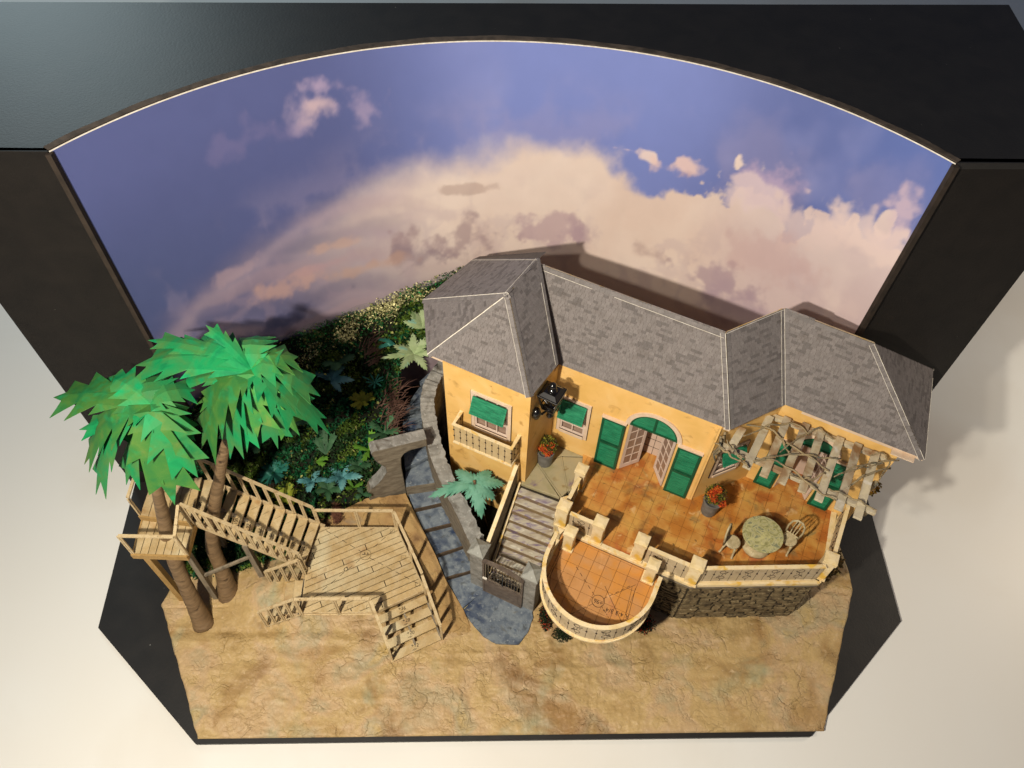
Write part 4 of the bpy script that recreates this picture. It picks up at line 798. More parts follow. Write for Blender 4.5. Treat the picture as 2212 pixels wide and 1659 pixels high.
for i, pl in enumerate(L3p):
    c_ = sum((Vector(p) for p in pl), Vector((0, 0)))/len(pl); MB().prism([Vector(p)+(c_-Vector(p))*.03 for p in pl], 7.6, 8.0+.02*i).build('landing_slab', MT['landing'], st, bevel=.04)
mb = MB()
for a, b in (((2.85, 21.4), (4.8, 17.9)), ((5.05, 22.1), (5.42, 18.45)), ((2.85, 21.4), (5.05, 22.1))): mb.beam((*a, 8.05), (*b, 8.05), .12, .08)
mb.build('joint_ridge', MT['landing'], st)
MB().prism([(4.75, 17.8), (5.4, 18.0), (5.2, 15.0), (4.5, 14.3), (4.15, 16.2)], .5, 8.18).build('side_pier', MT['cream'], st)
# side wall of the stairs
sw = thing('stair_wall', 'sloping yellow topped side wall along the left of the lilac steps', 'wall', (-.5, 16, 0))
a, b = Vector((.95, 19.5)), Vector((-1.75, 13.85)); d = (b-a).normalized(); s_ = Vector((-d.y, d.x))*.13
mb = MB(); mb.hexa([(*(a-s_), 5.5), (*(a+s_), 5.5), (*(b+s_), .6), (*(b-s_), .6)], [(*(a-s_), 10.9), (*(a+s_), 10.9), (*(b+s_), 6.3), (*(b-s_), 6.3)]); mb.build('panel', MT['greybrown'], sw)
mb = MB(); mb.beam((a.x, a.y, 11.0), (b.x, b.y, 6.4), .34, .16); mb.build('top_rail', MT['cream'], sw)
mb = MB(); mb.beam((a.x, a.y, 7.6), (a.x, a.y, 11.05), .3, .34); mb.build('post', MT['cream'], sw)
mb = MB(); a2, b2 = a+s_*1.2+Vector((.16, -.06)), b+s_*1.2+Vector((.16, -.06)); mb.beam((a2.x+.05, a2.y, 8.15), (b2.x+.05, b2.y, 1.9), .18, .35); mb.build('string', MT['cream'], sw)

# gate ----------------------------------------------------------------
def gpillar(label, O):
    t = thing('gate_pillar', label, 'gate pillar', (O[0], O[1], .5), 'stone gate pillars'); F = Fr(O, -26.7)
    mb = MB(); F.bx(mb, 0, 1.25, -1.25, 0, .5, 7.1); mb.build('shaft', MT['grey'], t, bevel=.05)
    q = [F(-.12, .12, 7.1), F(1.37, .12, 7.1), F(1.37, -1.37, 7.1), F(-.12, -1.37, 7.1)]; q2 = [(x, y, 7.28) for x, y, z in q]; ap = F(.62, -.62, 7.85)
    mb = MB(); mb.hexa(q, q2); mb.add(q2+[ap], [(0, 1, 4), (1, 2, 4), (2, 3, 4), (3, 0, 4)]); mb.build('cap', MT['cap'], t, fix=False)
    mb = MB()
    for p in q2: mb.beam((p[0], p[1], 7.31), (ap[0], ap[1], 7.87), .05, .03)
    mb.build('cap_ridge', MT['whiteedge'] if 0 else MT['cap'], t)
gpillar('grey stone gate pillar with pyramid cap left of the gate, end of the curved wall', (-3.12, 13.25))
gpillar('grey stone gate pillar with pyramid cap right of the gate, near the round terrace', (1.32, 11.05))
gt = thing('iron_gate', 'brown garden gate with thin bars and black scrollwork above a solid panel', 'gate', (-.4, 12, .7)); GF, GL = frame2((-1.98, 12.55), (1.42, 10.85))
mb = MB(); GF.bx(mb, 0, .16, -.08, .08, .72, 7.05); GF.bx(mb, GL-.16, GL, -.08, .08, .72, 6.5); GF.bx(mb, .16, GL-.16, -.08, .08, 3.4, 3.65); GF.bx(mb, .16, GL-.16, -.08, .08, .72, .95)
mb.build('frame', MT['gate'], gt)
mb = MB(); n = 10
for k in range(n):
    f = lambda t: 6.85+.55*math.sin(math.pi*t*.85+.2)-.55*t
    mb.beam(GF(GL*k/n, 0, f(k/n)), GF(GL*(k+1)/n, 0, f((k+1)/n)), .34, .16)
mb.build('top_rail', MT['gate'], gt)
mb = MB(); GF.bx(mb, .16, GL-.16, -.04, .04, .95, 3.4); GF.bx(mb, .4, GL-.4, .04, .07, 1.2, 3.15); mb.build('panel', MT['gate'], gt)
MB().add([], []); 
for k in range(13):
    x = .25+(GL-.5)*k/12; mb = MB(); mb.beam(GF(x, 0, 3.6), GF(x, 0, 6.85), .05, .05, (1, 0, 0)); mb.build('bar', MT['greywood'], gt)
mb = MB(); cx = GL/2
def spiral(c, r0, a0, turns, sgn):
    return [GF(c[0]+sgn*r0*(1-.7*k/16)*math.cos(a0+turns*2*math.pi*k/16), .09, c[1]+r0*(1-.7*k/16)*math.sin(a0+turns*2*math.pi*k/16)) for k in range(17)]
for sg in (-1, 1):
    for c, r0, a0 in (((cx+sg*.55, 5.5), .38, 3.3), ((cx+sg*1.0, 4.9), .34, 1.6), ((cx+sg*.42, 4.55), .26, 0.), ((cx+sg*1.05, 5.75), .22, 4), ((cx+sg*.3, 6.1), .2, 2)): mb.tube(spiral(c, r0, a0, 1.15, sg), .026, 4)
    mb.tube([GF(cx, .09, 3.9), GF(cx+sg*.5, .09, 4.25), GF(cx+sg*1.25, .09, 4.3), GF(cx+sg*1.4, .09, 5.2)], .026, 4)
mb.tube([GF(cx, .09, 3.7), GF(cx, .09, 6.2)], .04, 4); mb.build('scrollwork', MT['iron'], gt, fix=False)
mb = MB(); GF.bx(mb, .05, .45, .08, .2, 3.75, 3.95); mb.build('latch', MT['whiteedge'], gt)

# path ----------------------------------------------------------------
path = bpy.data.objects.new('path', None); C.objects.link(path); path.location = (-4, 14, 0); path['_o'] = (-4., 14., 0.); path['kind'] = 'structure'
hs = [.78, 1.36, 1.96, 2.56, 3.16]
def slab(q, z0, z1, m='slab', nm='slab', seed=0):
    r = random.Random(seed); pts = []
    for i in range(len(q)):
        a, b = Vector(q[i]), Vector(q[(i+1) % len(q)]); pts.append(tuple(a)); 
        for t in (.33, .66): p = a+(b-a)*t+Vector((r.uniform(-.05, .05), r.uniform(-.05, .05))); pts.append(tuple(p))
    return MB().prism(pts, z0, z1).build(nm, MT[m], path, bevel=.04)
slab([(-3.69, 10.71), (-3.06, 9.65), (-1.92, 8.35), (-.81, 7.72), (1.13, 7.62), (1.95, 8.66), (2.45, 9.95), (2.4, 11.2), (-1.8, 13.2), (-2.05, 12.58)], .45, .8, seed=9)
LPx = LP+[(-9.0, 20.95)]; RPx = RP+[(-6.45, 21.45)]; r = random.Random(5)
for k in range(5):
    a, b, c_, d_ = LPx[k], RPx[k], RPx[k+1], LPx[k+1]; o_ = (.05, .09)
    q = [(a[0]+.02, a[1]+.06), (b[0]+.3, b[1]+.05), (c_[0]+.35, c_[1]+.05), (d_[0], d_[1]+.05)]
    if k == 0: q[0] = (-3.8, 10.85)
    ob = slab(q, .4, hs[k], seed=k)
    if k:      # brown riser strip in front of each slab
        n_ = Vector((b[0]-a[0], b[1]-a[1])).normalized(); nn = Vector((n_.y, -n_.x))*.07
        mb = MB(); mb.hexa([(a[0]+nn.x, a[1]+nn.y, .5), (b[0]+.3+nn.x, b[1]+nn.y, .5), (b[0]+.3, b[1]+.08, .5), (a[0], a[1]+.08, .5)], [(a[0]+nn.x, a[1]+nn.y, hs[k]-.07), (b[0]+.3+nn.x, b[1]+nn.y, hs[k]-.07), (b[0]+.3, b[1]+.08, hs[k]-.07), (a[0], a[1]+.08, hs[k]-.07)]); mb.build('riser', MT['riser'], path)
slab([(-9.15, 21.0), (-6.4, 21.5), (-7.1, 24.0), (-9.3, 22.6)], .6, 4.55, seed=11)
slab([(-9.3, 22.65), (-7.1, 24.05), (-7.3, 26.5), (-9.6, 25.0)], .6, 5.1, seed=12)
slab([(-9.6, 25.05), (-7.3, 26.55), (-7.6, 28.8), (-9.8, 28)], .6, 5.8, seed=13)
slab([(-9.8, 28.05), (-7.6, 28.85), (-6.9, 30.8), (-8.3, 31.2)], .6, 6.5, seed=14)
slab([(-8.3, 31.25), (-6.9, 30.85), (-5.6, 32.4), (-6.6, 33.4)], .6, 7.2, seed=15)
mb = MB(); mb.hexa([(-9.15, 20.93, .6), (-6.4, 21.43, .6), (-6.4, 21.52, .6), (-9.15, 21.02, .6)], [(-9.15, 20.93, 4.45), (-6.4, 21.43, 4.45), (-6.4, 21.52, 4.45), (-9.15, 21.02, 4.45)]); mb.build('riser', MT['greybrown'], path)

# curved garden wall and arch ----------------------------------------
gw = thing('garden_wall', 'curving grey plastered garden wall between the stepped path and the villa', 'wall', (-5, 20, 0))
CL = np.array([(-2.15, 14.1, 5.7), (-2.85, 15.6, 6.0), (-3.55, 17.0, 6.5), (-4.25, 18.25, 7), (-5.2, 20.0, 7.8), (-6.05, 21.9, 8.3), (-6.7, 24.2, 9), (-7.2, 26.6, 9.6), (-7.05, 28.5, 10), (-6.15, 30.5, 10.1), (-5, 32, 10.2)])
d = np.r_[0, np.cumsum(np.linalg.norm(np.diff(CL[:, :2], axis=0), axis=1))]; s = np.linspace(0, d[-1], 90); P = np.stack([np.interp(s, d, CL[:, i]) for i in range(3)], 1)
for _ in range(6): P[1:-1] = (P[:-2]+P[2:]+2*P[1:-1])/4
tg = np.gradient(P[:, :2], axis=0); tg /= np.linalg.norm(tg, axis=1)[:, None]; nr_ = np.stack([-tg[:, 1], tg[:, 0]], 1); nz_ = np.random.default_rng(4)
mb = MB(); mt = MB()
J = nz_.normal(0, .055, (90, 3)); hw = .62
for i in range(89):
    def cor(k, sg, z): w = hw+(J[k, 0] if sg < 0 else J[k, 1]*.3); return (P[k, 0]+nr_[k, 0]*sg*w, P[k, 1]+nr_[k, 1]*sg*w, z)
    zi, zj = P[i, 2]+J[i, 2]*.6, P[i+1, 2]+J[i+1, 2]*.6
    mb.hexa([cor(i, 1, .6), cor(i, -1, .6), cor(i+1, -1, .6), cor(i+1, 1, .6)], [cor(i, 1, zi-.06), cor(i, -1, zi-.06), cor(i+1, -1, zj-.06), cor(i+1, 1, zj-.06)])
    mt.hexa([cor(i, 1.02, zi-.058), cor(i, -1.05, zi-.058), cor(i+1, -1.05, zj-.058), cor(i+1, 1.02, zj-.058)], [cor(i, 1.02, zi), cor(i, -1.05, zi), cor(i+1, -1.05, zj), cor(i+1, 1.02, zj)])
mb.build('wall_body', MT['greybrown'], gw, fix=False); mt.build('wall_top', MT['grey'], gw, fix=False)
ar = thing('arched_gateway', 'grey stone archway with a swept foot straddling the stepped path', 'arch', (-9, 21.5, 3)); AF, AL = frame2((-12.5, 20.35), (-6.6, 22.2))
prof_out = [(-.1, 2.6), (-.1, 4.4), (.25, 5.1), (.95, 5.7), (1.55, 6.5), (1.95, 7.3), (1.95, 8.1), (1.5, 8.9), (1.2, 9.7), (1.0, 10.8), (1.2, 11.05), (AL-.3, 10.9)]
prof_in = [(AL-.3, 9.75), (4.4, 9.75), (3.8, 9.5), (3.45, 8.9), (3.35, 7.5), (3.4, 2.6)]
pf = prof_out+prof_in; n = len(pf); dep = 1.05
mb = MB(); mb.add([AF(x, 0, z) for x, z in pf]+[AF(x, -dep, z) for x, z in pf], [tuple(range(n)), tuple(range(2*n-1, n-1, -1))]+[(i, n+i, n+(i+1) % n, (i+1) % n) for i in range(n)])
o = mb.build('arch_body', MT['greybrown'], ar, bevel=.06)
mb = MB()
for i in range(2, len(prof_out)-1):
    (x0, z0), (x1, z1) = prof_out[i], prof_out[i+1]; mb.add([AF(x0, .03, z0+.012), AF(x1, .03, z1+.012), AF(x1, -dep-.03, z1+.012), AF(x0, -dep-.03, z0+.012)], [(0, 1, 2, 3)])
mb.build('arch_top', MT['grey'], ar, fix=False, solid=.02)
# pit between garden wall and villa
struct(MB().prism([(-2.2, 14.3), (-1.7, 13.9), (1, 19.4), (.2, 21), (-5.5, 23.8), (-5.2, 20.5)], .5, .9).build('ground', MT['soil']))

# ------------------------------------------------------------ wooden deck and stairs
deck = thing('wooden_deck', 'low deck of diagonal balsa planks with a circled height mark, railed on three sides', 'deck', (-12.5, 13.5, 3.3))
DP = [(-16.75, 17.35), (-9.8, 17.3), (-7.02, 11.42), (-11.08, 9.5), (-17.2, 9.5), (-17.35, 13.5)]
MB().prism([(x*.995-.05, y*.998) for x, y in DP], 3.28, 3.55).build('bed', MT['ink'], deck)
lay(DP, 24.8, 1, .565, 3.55, 3.667, 'plank', MT['wood'], deck, gap=.07, o=(-11.08, 9.5), lenr=(4.0, 10.0), jit=.006, seed=3)
mb = MB()
for i in range(len(DP)): a, b = DP[i], DP[(i+1) % len(DP)]; mb.beam((*a, 3.42), (*b, 3.42), .12, .42)
mb.build('fascia', MT['rail'], deck)
mk = MB(); z = 3.685; c0 = Vector((-12.35, 14.65))
def ring(c, r_, z, mk, w=.016): mk.tube([(c[0]+r_*math.cos(2*math.pi*k/28), c[1]+r_*math.sin(2*math.pi*k/28), z) for k in range(29)], w, 4)
def dline(a, b, z, mk, seg=.9, duty=.55, w=.035):
    a = Vector(a); b = Vector(b); L = (b-a).length; d = (b-a)/L; q = 0
    while q < L: p = a+d*q; e = a+d*min(L, q+seg*duty); mk.beam((p.x, p.y, z), (e.x, e.y, z), w, .012); q += seg
ring(c0, .48, z, mk); mk.beam((c0.x-.3, c0.y, z), (c0.x+.3, c0.y+.04, z), .03, .012)
dline((-16.1, 17.0), c0+Vector((-.4, .3)), z, mk); dline(c0+Vector((.4, -.3)), (-7.5, 11.9), z, mk); dline((-10.1, 17.0), c0+Vector((.35, .4)), z, mk); dline(c0+Vector((-.4, -.4)), (-16.2, 10.9), z, mk)
for p in [(-10.15, 16.9), (-9, 14.4), (-7.6, 11.9), (-13.2, 9.9), (-16.6, 12.7), (-11.6, 9.9)]: mk.tube([(p[0]+.18*a, p[1]+.18*b, z) for a, b in ((-1, -1), (1, -1), (1, 1), (-1, 1), (-1, -1))], .010, 4)
mk.build('drawn_mark', MT['ink'], deck, fix=False); text("4 4\"", 'height_mark', (c0.x, c0.y+.14, z), .34, math.pi, MT['ink'], deck); text("Q", 'stair_mark', (-13.9, 13.3, z), .5, 2.4, MT['ink'], deck)
def posts(mb, pts, z0, z1, w=.11, pair=True):
    for (x, y), d in pts:
        d = Vector(d).normalized()
        for k in ((-.09, .09) if pair else (0,)): mb.beam((x+d.x*k, y+d.y*k, z0), (x+d.x*k, y+d.y*k, z1), w, w, (1, 0, 0))
def rail(label, pts, group, name='deck_railing', rw=.24, postspec=(), low=None):
    """pts: (x, y, ztop, zfoot); a post stands at every point, postspec adds more at fractions"""
    m = pts[len(pts)//2]; t = thing(name, label, 'railing', (m[0], m[1], m[3]), group)
    for a, b in zip(pts[:-1], pts[1:]):
        mb = MB(); mb.beam(a[:3], b[:3], rw, .14); mb.build('top_rail', MT['rail'], t)
        if low: mb = MB(); mb.beam((a[0], a[1], a[3]+low), (b[0], b[1], b[3]+low), .1, .1); mb.build('bottom_rail', MT['rail'], t)
    P = list(pts)
    for (i, f) in postspec: a, b = pts[i], pts[i+1]; P.append(tuple(a[k]+(b[k]-a[k])*f for k in range(4)))
    for p in P:
        for k in (-.085, .085): mb = MB(); i = min(len(pts)-2, 0); d = Vector((pts[1][0]-pts[0][0], pts[1][1]-pts[0][1], 0)).normalized(); mb.beam((p[0]+d.x*k, p[1]+d.y*k, p[3]), (p[0]+d.x*k, p[1]+d.y*k, p[2]-.07), .09, .13, (1, 0, 0)); mb.build('post', MT['rail'], t)
    return t
g_ = 'balsa strip railings'
rail('straight balsa railing along the back edge of the deck', [(-16.7, 17.42, 6.75, 3.4), (-9.85, 17.36, 6.7, 3.4)], g_, postspec=[(0, .52)])
rail('balsa railing running down the right edge of the deck beside the slate path', [(-9.72, 17.2, 6.7, 3.3), (-8.3, 14.3, 6.7, 3.3), (-7.0, 11.55, 6.7, 3.0)], g_)
rail('balsa railing along the front edge of the deck casting a shadow on the planks', [(-17.2, 9.42, 6.65, 3.2), (-11.15, 9.4, 6.75, 3.2)], g_, postspec=[(0, .52)], low=.1)
ls = thing('front_stairs', 'four open wooden treads stepping down from the deck onto the sand', 'stairs', (-8.5, 9, .6))
E_ = [((-11.08, 9.42), (-7.02, 11.35)), ((-10.68, 8.68), (-6.72, 10.55)), ((-10.30, 7.86), (-6.35, 9.72)), ((-9.96, 6.98), (-5.95, 8.85)), ((-9.62, 6.12), (-5.55, 8.0))]
for k in range(4):
    (a, b), (c_, d_) = E_[k], E_[k+1]; z = 3.0-.64*k; dd = Vector((.42, -.9)).normalized(); sh_ = .1
    q = [(a[0]+.04, a[1]-.18), (b[0]+.04, b[1]-.16), (d_[0], d_[1]), (c_[0], c_[1])]
    MB().prism(q, z-.12, z).build('tread', MT['wood'], ls)
    mx, my = (a[0]+b[0]+c_[0]+d_[0])/4, (a[1]+b[1]+c_[1]+d_[1])/4
    text('+'+['36', '28', '20', '12'][k], 'height_mark', (mx, my, z+.012), .42, math.radians(8), MT['ink'], ls)
    mb = MB(); 
    for o_ in (-.06, .06): mb.beam((mx+o_-.12, my-.42, z+.01), (mx+o_+.12, my-.24, z+.01), .03, .01); mb.beam((mx+o_-.1, my+.25, z+.01), (mx+o_+.05, my+.42, z+.01), .03, .01)
    mb.build('drawn_mark', MT['ink'], ls)
for (x0, y0, z0_), (x1, y1, z1_) in (((-10.95, 9.2, 2.9), (-9.55, 6.3, .85)), ((-7.0, 11.2, 2.9), (-5.6, 8.15, .85)), ((-8.9, 10.2, 2.75), (-7.6, 7.2, .7))):
    mb = MB(); mb.beam((x0, y0, z0_-.1), (x1, y1, z1_-.1), .14, .42); mb.build('stringer', MT['greywood'], ls)
rail('short sloping balsa railing left of the front stairs', [(-11.05, 9.3, 6.6, 3.0), (-9.62, 6.35, 4.0, .6)], g_, 'stair_railing', postspec=[(0, .55)])
rail('short sloping balsa railing right of the front stairs', [(-6.98, 11.4, 6.7, 2.8), (-5.5, 8.2, 3.9, .6)], g_, 'stair_railing', postspec=[(0, .35), (0, .68)])
# little side stairs
ss = thing('side_stairs', 'small wooden side stairs dropping left from the deck to the brown mound', 'stairs', (-19, 11, .8))
for k in range(4):
    x1 = -17.42-.86*k; z = 3.0-.64*k; MB().prism([(x1, 9.75+.08*k), (x1, 12.6+.03*k), (x1-.9, 12.6+.03*k), (x1-.9, 9.75+.1*k)], z-.12, z).build('tread', MT['wood'], ss)
    MB().box(x1-.06, x1-.01, 9.9, 12.5, z-.1, z+.62).build('riser', MT['greywood'], ss)
    text(['36', '28', '20', '12'][k], 'height_mark', (x1-.42, 10.35, z+.012), .3, math.pi/2, MT['ink'], ss)
rail('sloping balsa railing on the far side of the small side stairs', [(-17.4, 12.85, 6.6, 3.0), (-20.7, 12.9, 4.2, 1.0)], g_, 'stair_railing', postspec=[(0, .28), (0, .55), (0, .8)])
rail('sloping balsa railing on the near side of the small side stairs', [(-17.25, 9.45, 6.6, 3.2), (-20.6, 9.3, 4.3, .9)], g_, 'stair_railing', postspec=[(0, .25), (0, .5), (0, .75)], low=.1)
# upper stairs
us = thing('long_stairs', 'long flight of ten open wooden treads with height numbers rising to the lookout', 'stairs', (-20.7, 16, 4))
def bk(k): return Vector((-16.68-.88*k, 17.43+.10*k))
def fr(k): return Vector((-17.45-.82*k, 13.32+.113*k))
lab = ['52', '60', '68', '76', '84', '92', '100', '108', '116', '124']
for k in range(10):
    z = 4.333+.6667*k; b, f = bk(k), fr(k); d = Vector((-.80, .08))
    MB().prism([f, b, b+d*1.0, f+d*1.0], z-.12, z).build('tread', MT['wood'], us)
    mb = MB(); mb.beam((f.x+.01, f.y, z-.04), (b.x+.01, b.y, z-.04), .05, .2); mb.build('nosing', MT['rail'], us)
    c_ = f*.62+b*.38+d*.5; text(('+' if k > 6 else '')+lab[k], 'height_mark', (c_.x, c_.y, z+.012), .4, math.radians(82), MT['ink'], us)
    mb = MB()
    if k < 7:
        for q in (.25, .45, .8): p = f+(b-f)*q+d*.5; mb.beam((p.x-.22, p.y-.14, z+.01), (p.x+.22, p.y+.14, z+.01), .02, .01)
        mb.build('drawn_mark', MT['ink'], us)
for fn_ in (bk, fr):
    a, b = fn_(0), fn_(9.6); mb = MB(); mb.beam((a.x+.3, a.y, 3.7), (b.x, b.y, 10.3), .16, .55); mb.build('stringer', MT['rail'], us)
a, b = (bk(0)+fr(0))/2, (bk(9.6)+fr(9.6))/2; mb = MB(); mb.beam((a.x, a.y, 3.6), (b.x, b.y, 10.1), .3, .4); mb.build('stringer', MT['greywood'], us)
rail('long sloping balsa railing on the far side of the long stairs', [(-24.75, 18.3, 13.9, 10.6), (-16.75, 17.45, 7.2, 4.2)], g_, 'stair_railing', postspec=[(0, .11*k) for k in range(1, 9)])
rail('long sloping balsa railing on the near side of the long stairs behind the palms', [(-25.2, 14.2, 13.9, 10.6), (-17.3, 13.15, 7.2, 4.2)], g_, 'stair_railing', postspec=[(0, .09*k) for k in range(1, 11)])
# lookout
lk = thing('lookout_platform', 'high two level wooden lookout platform on slanting posts behind the palms', 'platform', (-27, 13, .6))
MB().prism([(-29.4, 14.72), (-25.2, 14.1), (-25.3, 18.25), (-29.3, 17.75)], 10.6, 10.86).build('bed', MT['ink'], lk)
lay([(-29.4, 14.72), (-25.2, 14.1), (-25.3, 18.25), (-29.3, 17.75)], 0, .7, 9, 10.86, 11., 'plank', MT['wood'], lk, gap=.05, o=(-25.2, 11))
MB().prism([(-29.4, 11.8), (-25.2, 11.6), (-25.2, 14.3), (-29.4, 14.75)], 9.95, 10.2).build('bed', MT['ink'], lk)
lay([(-29.4, 11.8), (-25.2, 11.6), (-25.2, 14.3), (-29.4, 14.75)], 0, .6, 9, 10.2, 10.33, 'plank', MT['wood'], lk, gap=.05, o=(-25.2, 9))
mb = MB(); mb.beam((-29.5, 14.72, 10.7), (-25.2, 14.08, 10.7), .14, .62); mb.beam((-29.5, 11.7, 10.05), (-25.1, 11.5, 10.05), .16, .62); mb.beam((-25.15, 11.5, 10.05), (-25.15, 14.2, 10.05), .14, .55); mb.beam((-29.45, 11.7, 10.05), (-29.45, 17.8, 10.2), .12, .5); mb.build('fascia', MT['palewood'], lk)
for a, b, w, m in (((-28.6, 12.0, .6), (-28.75, 12.1, 9.9), .5, 'palewood'), ((-25.7, 12.1, .6), (-25.6, 12.3, 9.9), .42, 'greywood'), ((-25.5, 16.5, 1.2), (-25.6, 16.5, 10.7), .4, 'greywood'), ((-21.7, 13.7, 1.2), (-21.8, 13.9, 7.4), .45, 'greywood'), ((-28.9, 17.4, 1.2), (-28.9, 17.4, 10.7), .4, 'greywood'), ((-17.3, 13.6, 1.2), (-17.3, 13.7, 4), .3, 'greywood')):
    mb = MB(); mb.beam(a, b, w, w, (1, 0, 0)); mb.build('post', MT[m], lk)
mb = MB(); mb.beam((-25.6, 12.2, 5.0), (-21.7, 13.7, 5.6), .2, .3); mb.build('brace', MT['greywood'], lk)
rail('balsa railing on the left edge of the lookout standing against the black board', [(-29.4, 14.85, 13.7, 10.8), (-29.25, 18.0, 14.0, 10.8)], g_)
rail('pale balsa railing across the front of the lower lookout level', [(-29.35, 11.78, 13.4, 10.1), (-25.2, 11.7, 13.35, 10.1)], g_)
rail('balsa railing closing the right side of the lower lookout level', [(-25.15, 11.75, 13.35, 10.1), (-25.3, 14.1, 13.9, 10.4)], g_)

# ------------------------------------------------------------ palms
def frond(c, tip, w, m, name, parent, lobes=5, arch=.9, twist=0., cut=.42, seed=0, tipfrac=1.15, th=.03, serr=0, hole=False):
    r = random.Random(seed); c = Vector(c); tip = Vector(tip); d = tip-c; L = d.length; hd = Vector((d.x, d.y, 0)); 
    if hd.length < .3: hd = Vector((1, .2, 0))
    hd.normalize(); sd = Vector((-hd.y, hd.x, 0)); up = Vector((0, 0, 1)); drop = d.z
    def rib(t): return c+Vector((d.x, d.y, 0))*t+up*(drop*t**1.7+arch*math.sin(math.pi*min(1, t)**.8)*.6)
    mb = MB(); n = lobes; R_, Lf, Rt = [], [], []
    for i in range(n+1):
        t = i/n*.86; p = rib(t); env = (.6+.5*math.sin(math.pi*t))*(1 if i < n else .62) if n <= 5 else math.sin(math.pi*(.16+.84*t)**.9)**.7; hw = w*cut*env*(.9 if i else .5)
        R_.append(p); sg = up*(-.16*w*env)
        Lf.append(p+sd*hw*r.uniform(.8, 1.2)+sg*.4); Rt.append(p-sd*hw*r.uniform(.8, 1.2)+sg*.4)
    o = 0; V = []; F = []
    for i in range(n+1): V += [R_[i], Lf[i], Rt[i]]
    for i in range(n):
        a = 3*i; b = 3*(i+1); F += [(a, a+1, b+1, b), (a, b, b+2, a+2)]
        tl = (i+.95)/n*.86+.12*tipfrac; env = (.8, 1.08, 1.05, .85, .62)[i]*r.uniform(.85, 1.1) if n <= 5 else math.sin(math.pi*(.22+.74*(i+.5)/n)**1.0)**.8; p = rib(min(1.05, tl)); dr = up*(-.14*w*env*r.uniform(.4, 1.6))
        for sg, k in ((1, 1), (-1, 2)):
            V.append(p+sd*sg*w*env*r.uniform(.82, 1.15)+dr); F.append((a+k, b+k, len(V)-1) if sg > 0 else (b+k, a+k, len(V)-1))
            if serr:
                base_a, base_b, tp = V[a+k], V[b+k], V[len(V)-1]
                for q in (.35, .65): mid = base_b+(tp-base_b)*q; V.append(mid+hd*.12*w+sd*sg*.02); V.append(base_b+(tp-base_b)*(q-.22)); V.append(base_b+(tp-base_b)*(q+.16)); F.append((len(V)-3, len(V)-2, len(V)-1))
    V.append(rib(1.0)); F += [(3*n, 3*n+1, len(V)-1), (3*n+2, 3*n, len(V)-1)]
    mb.add(V, F); return mb.build(name, MT[m], parent, fix=False, solid=th)
def palm(label, trunk, crown, tips, extra, seed):
    t = thing('palm_tree', label, 'palm tree', (trunk[0][0][0], trunk[0][0][1], .5), 'paper palm trees'); r = random.Random(seed)
    P = np.array([list(p[0])+[p[1]] for p in trunk], float); s = np.linspace(0, len(P)-1, 46); Q = np.stack([np.interp(s, range(len(P)), P[:, i]) for i in range(4)], 1)
    for _ in range(4): Q[1:-1] = (Q[:-2]+Q[2:]+2*Q[1:-1])/4
    MB().tube([q[:3] for q in Q], [q[3]*(1+r.uniform(-.04, .04)) for i, q in enumerate(Q)], 14).build('trunk', MT['trunk'], t, smooth=True)
    for i, (tp, w) in enumerate(tips): frond(crown, tp, w*1.34, 'leaf' if r.random() < .8 else 'leafo', 'frond', t, lobes=4, arch=r.uniform(.6, 1.9), seed=seed*50+i, cut=.5, tipfrac=.45, th=.04)
    for i, (tp, w) in enumerate(extra): frond((crown[0]+r.uniform(-.4, .4), crown[1]+r.uniform(-.4, .4), crown[2]-1.2), tp, w, 'leafo' if i % 2 else 'leaf', 'frond', t, lobes=3, arch=r.uniform(.3, .8), seed=seed*90+i, cut=.52, tipfrac=.45, th=.04)
    return t
palm('front paper palm with a leaning wrapped trunk rooted at the sand edge', [((-26.3, 9.7, .3), .95), ((-26.45, 10.1, 1.2), .78), ((-26.84, 11.15, 4), .62), ((-27.2, 12.3, 7), .6), ((-27.2, 13.3, 10), .57), ((-26.7, 13.9, 13), .5), ((-26.2, 14.2, 16), .42), ((-25.3, 15.2, 20), .32), ((-24.6, 16.2, 23.6), .22)], (-24.5, 16.4, 23.9),
  [((-32.2, 18.0, 22.5), 1.35), ((-30.3, 14.5, 19.2), 1.4), ((-29.6, 12.9, 17.7), 1.1), ((-24.1, 12.4, 17.0), 1.7), ((-22.1, 13.5, 19.0), 1.3), ((-22.3, 15.6, 20.6), 1.1), ((-22.0, 18.0, 23.4), 1.1), ((-25.4, 19.6, 23.3), 1.2), ((-28.6, 19.2, 23.2), 1.2)],
  [((-27.4, 13.4, 18.2), 1.3), ((-25.8, 13.2, 18.4), 1.2), ((-30.6, 16.4, 20.8), 1.1), ((-23.3, 14.6, 19.4), 1.1)], 1)
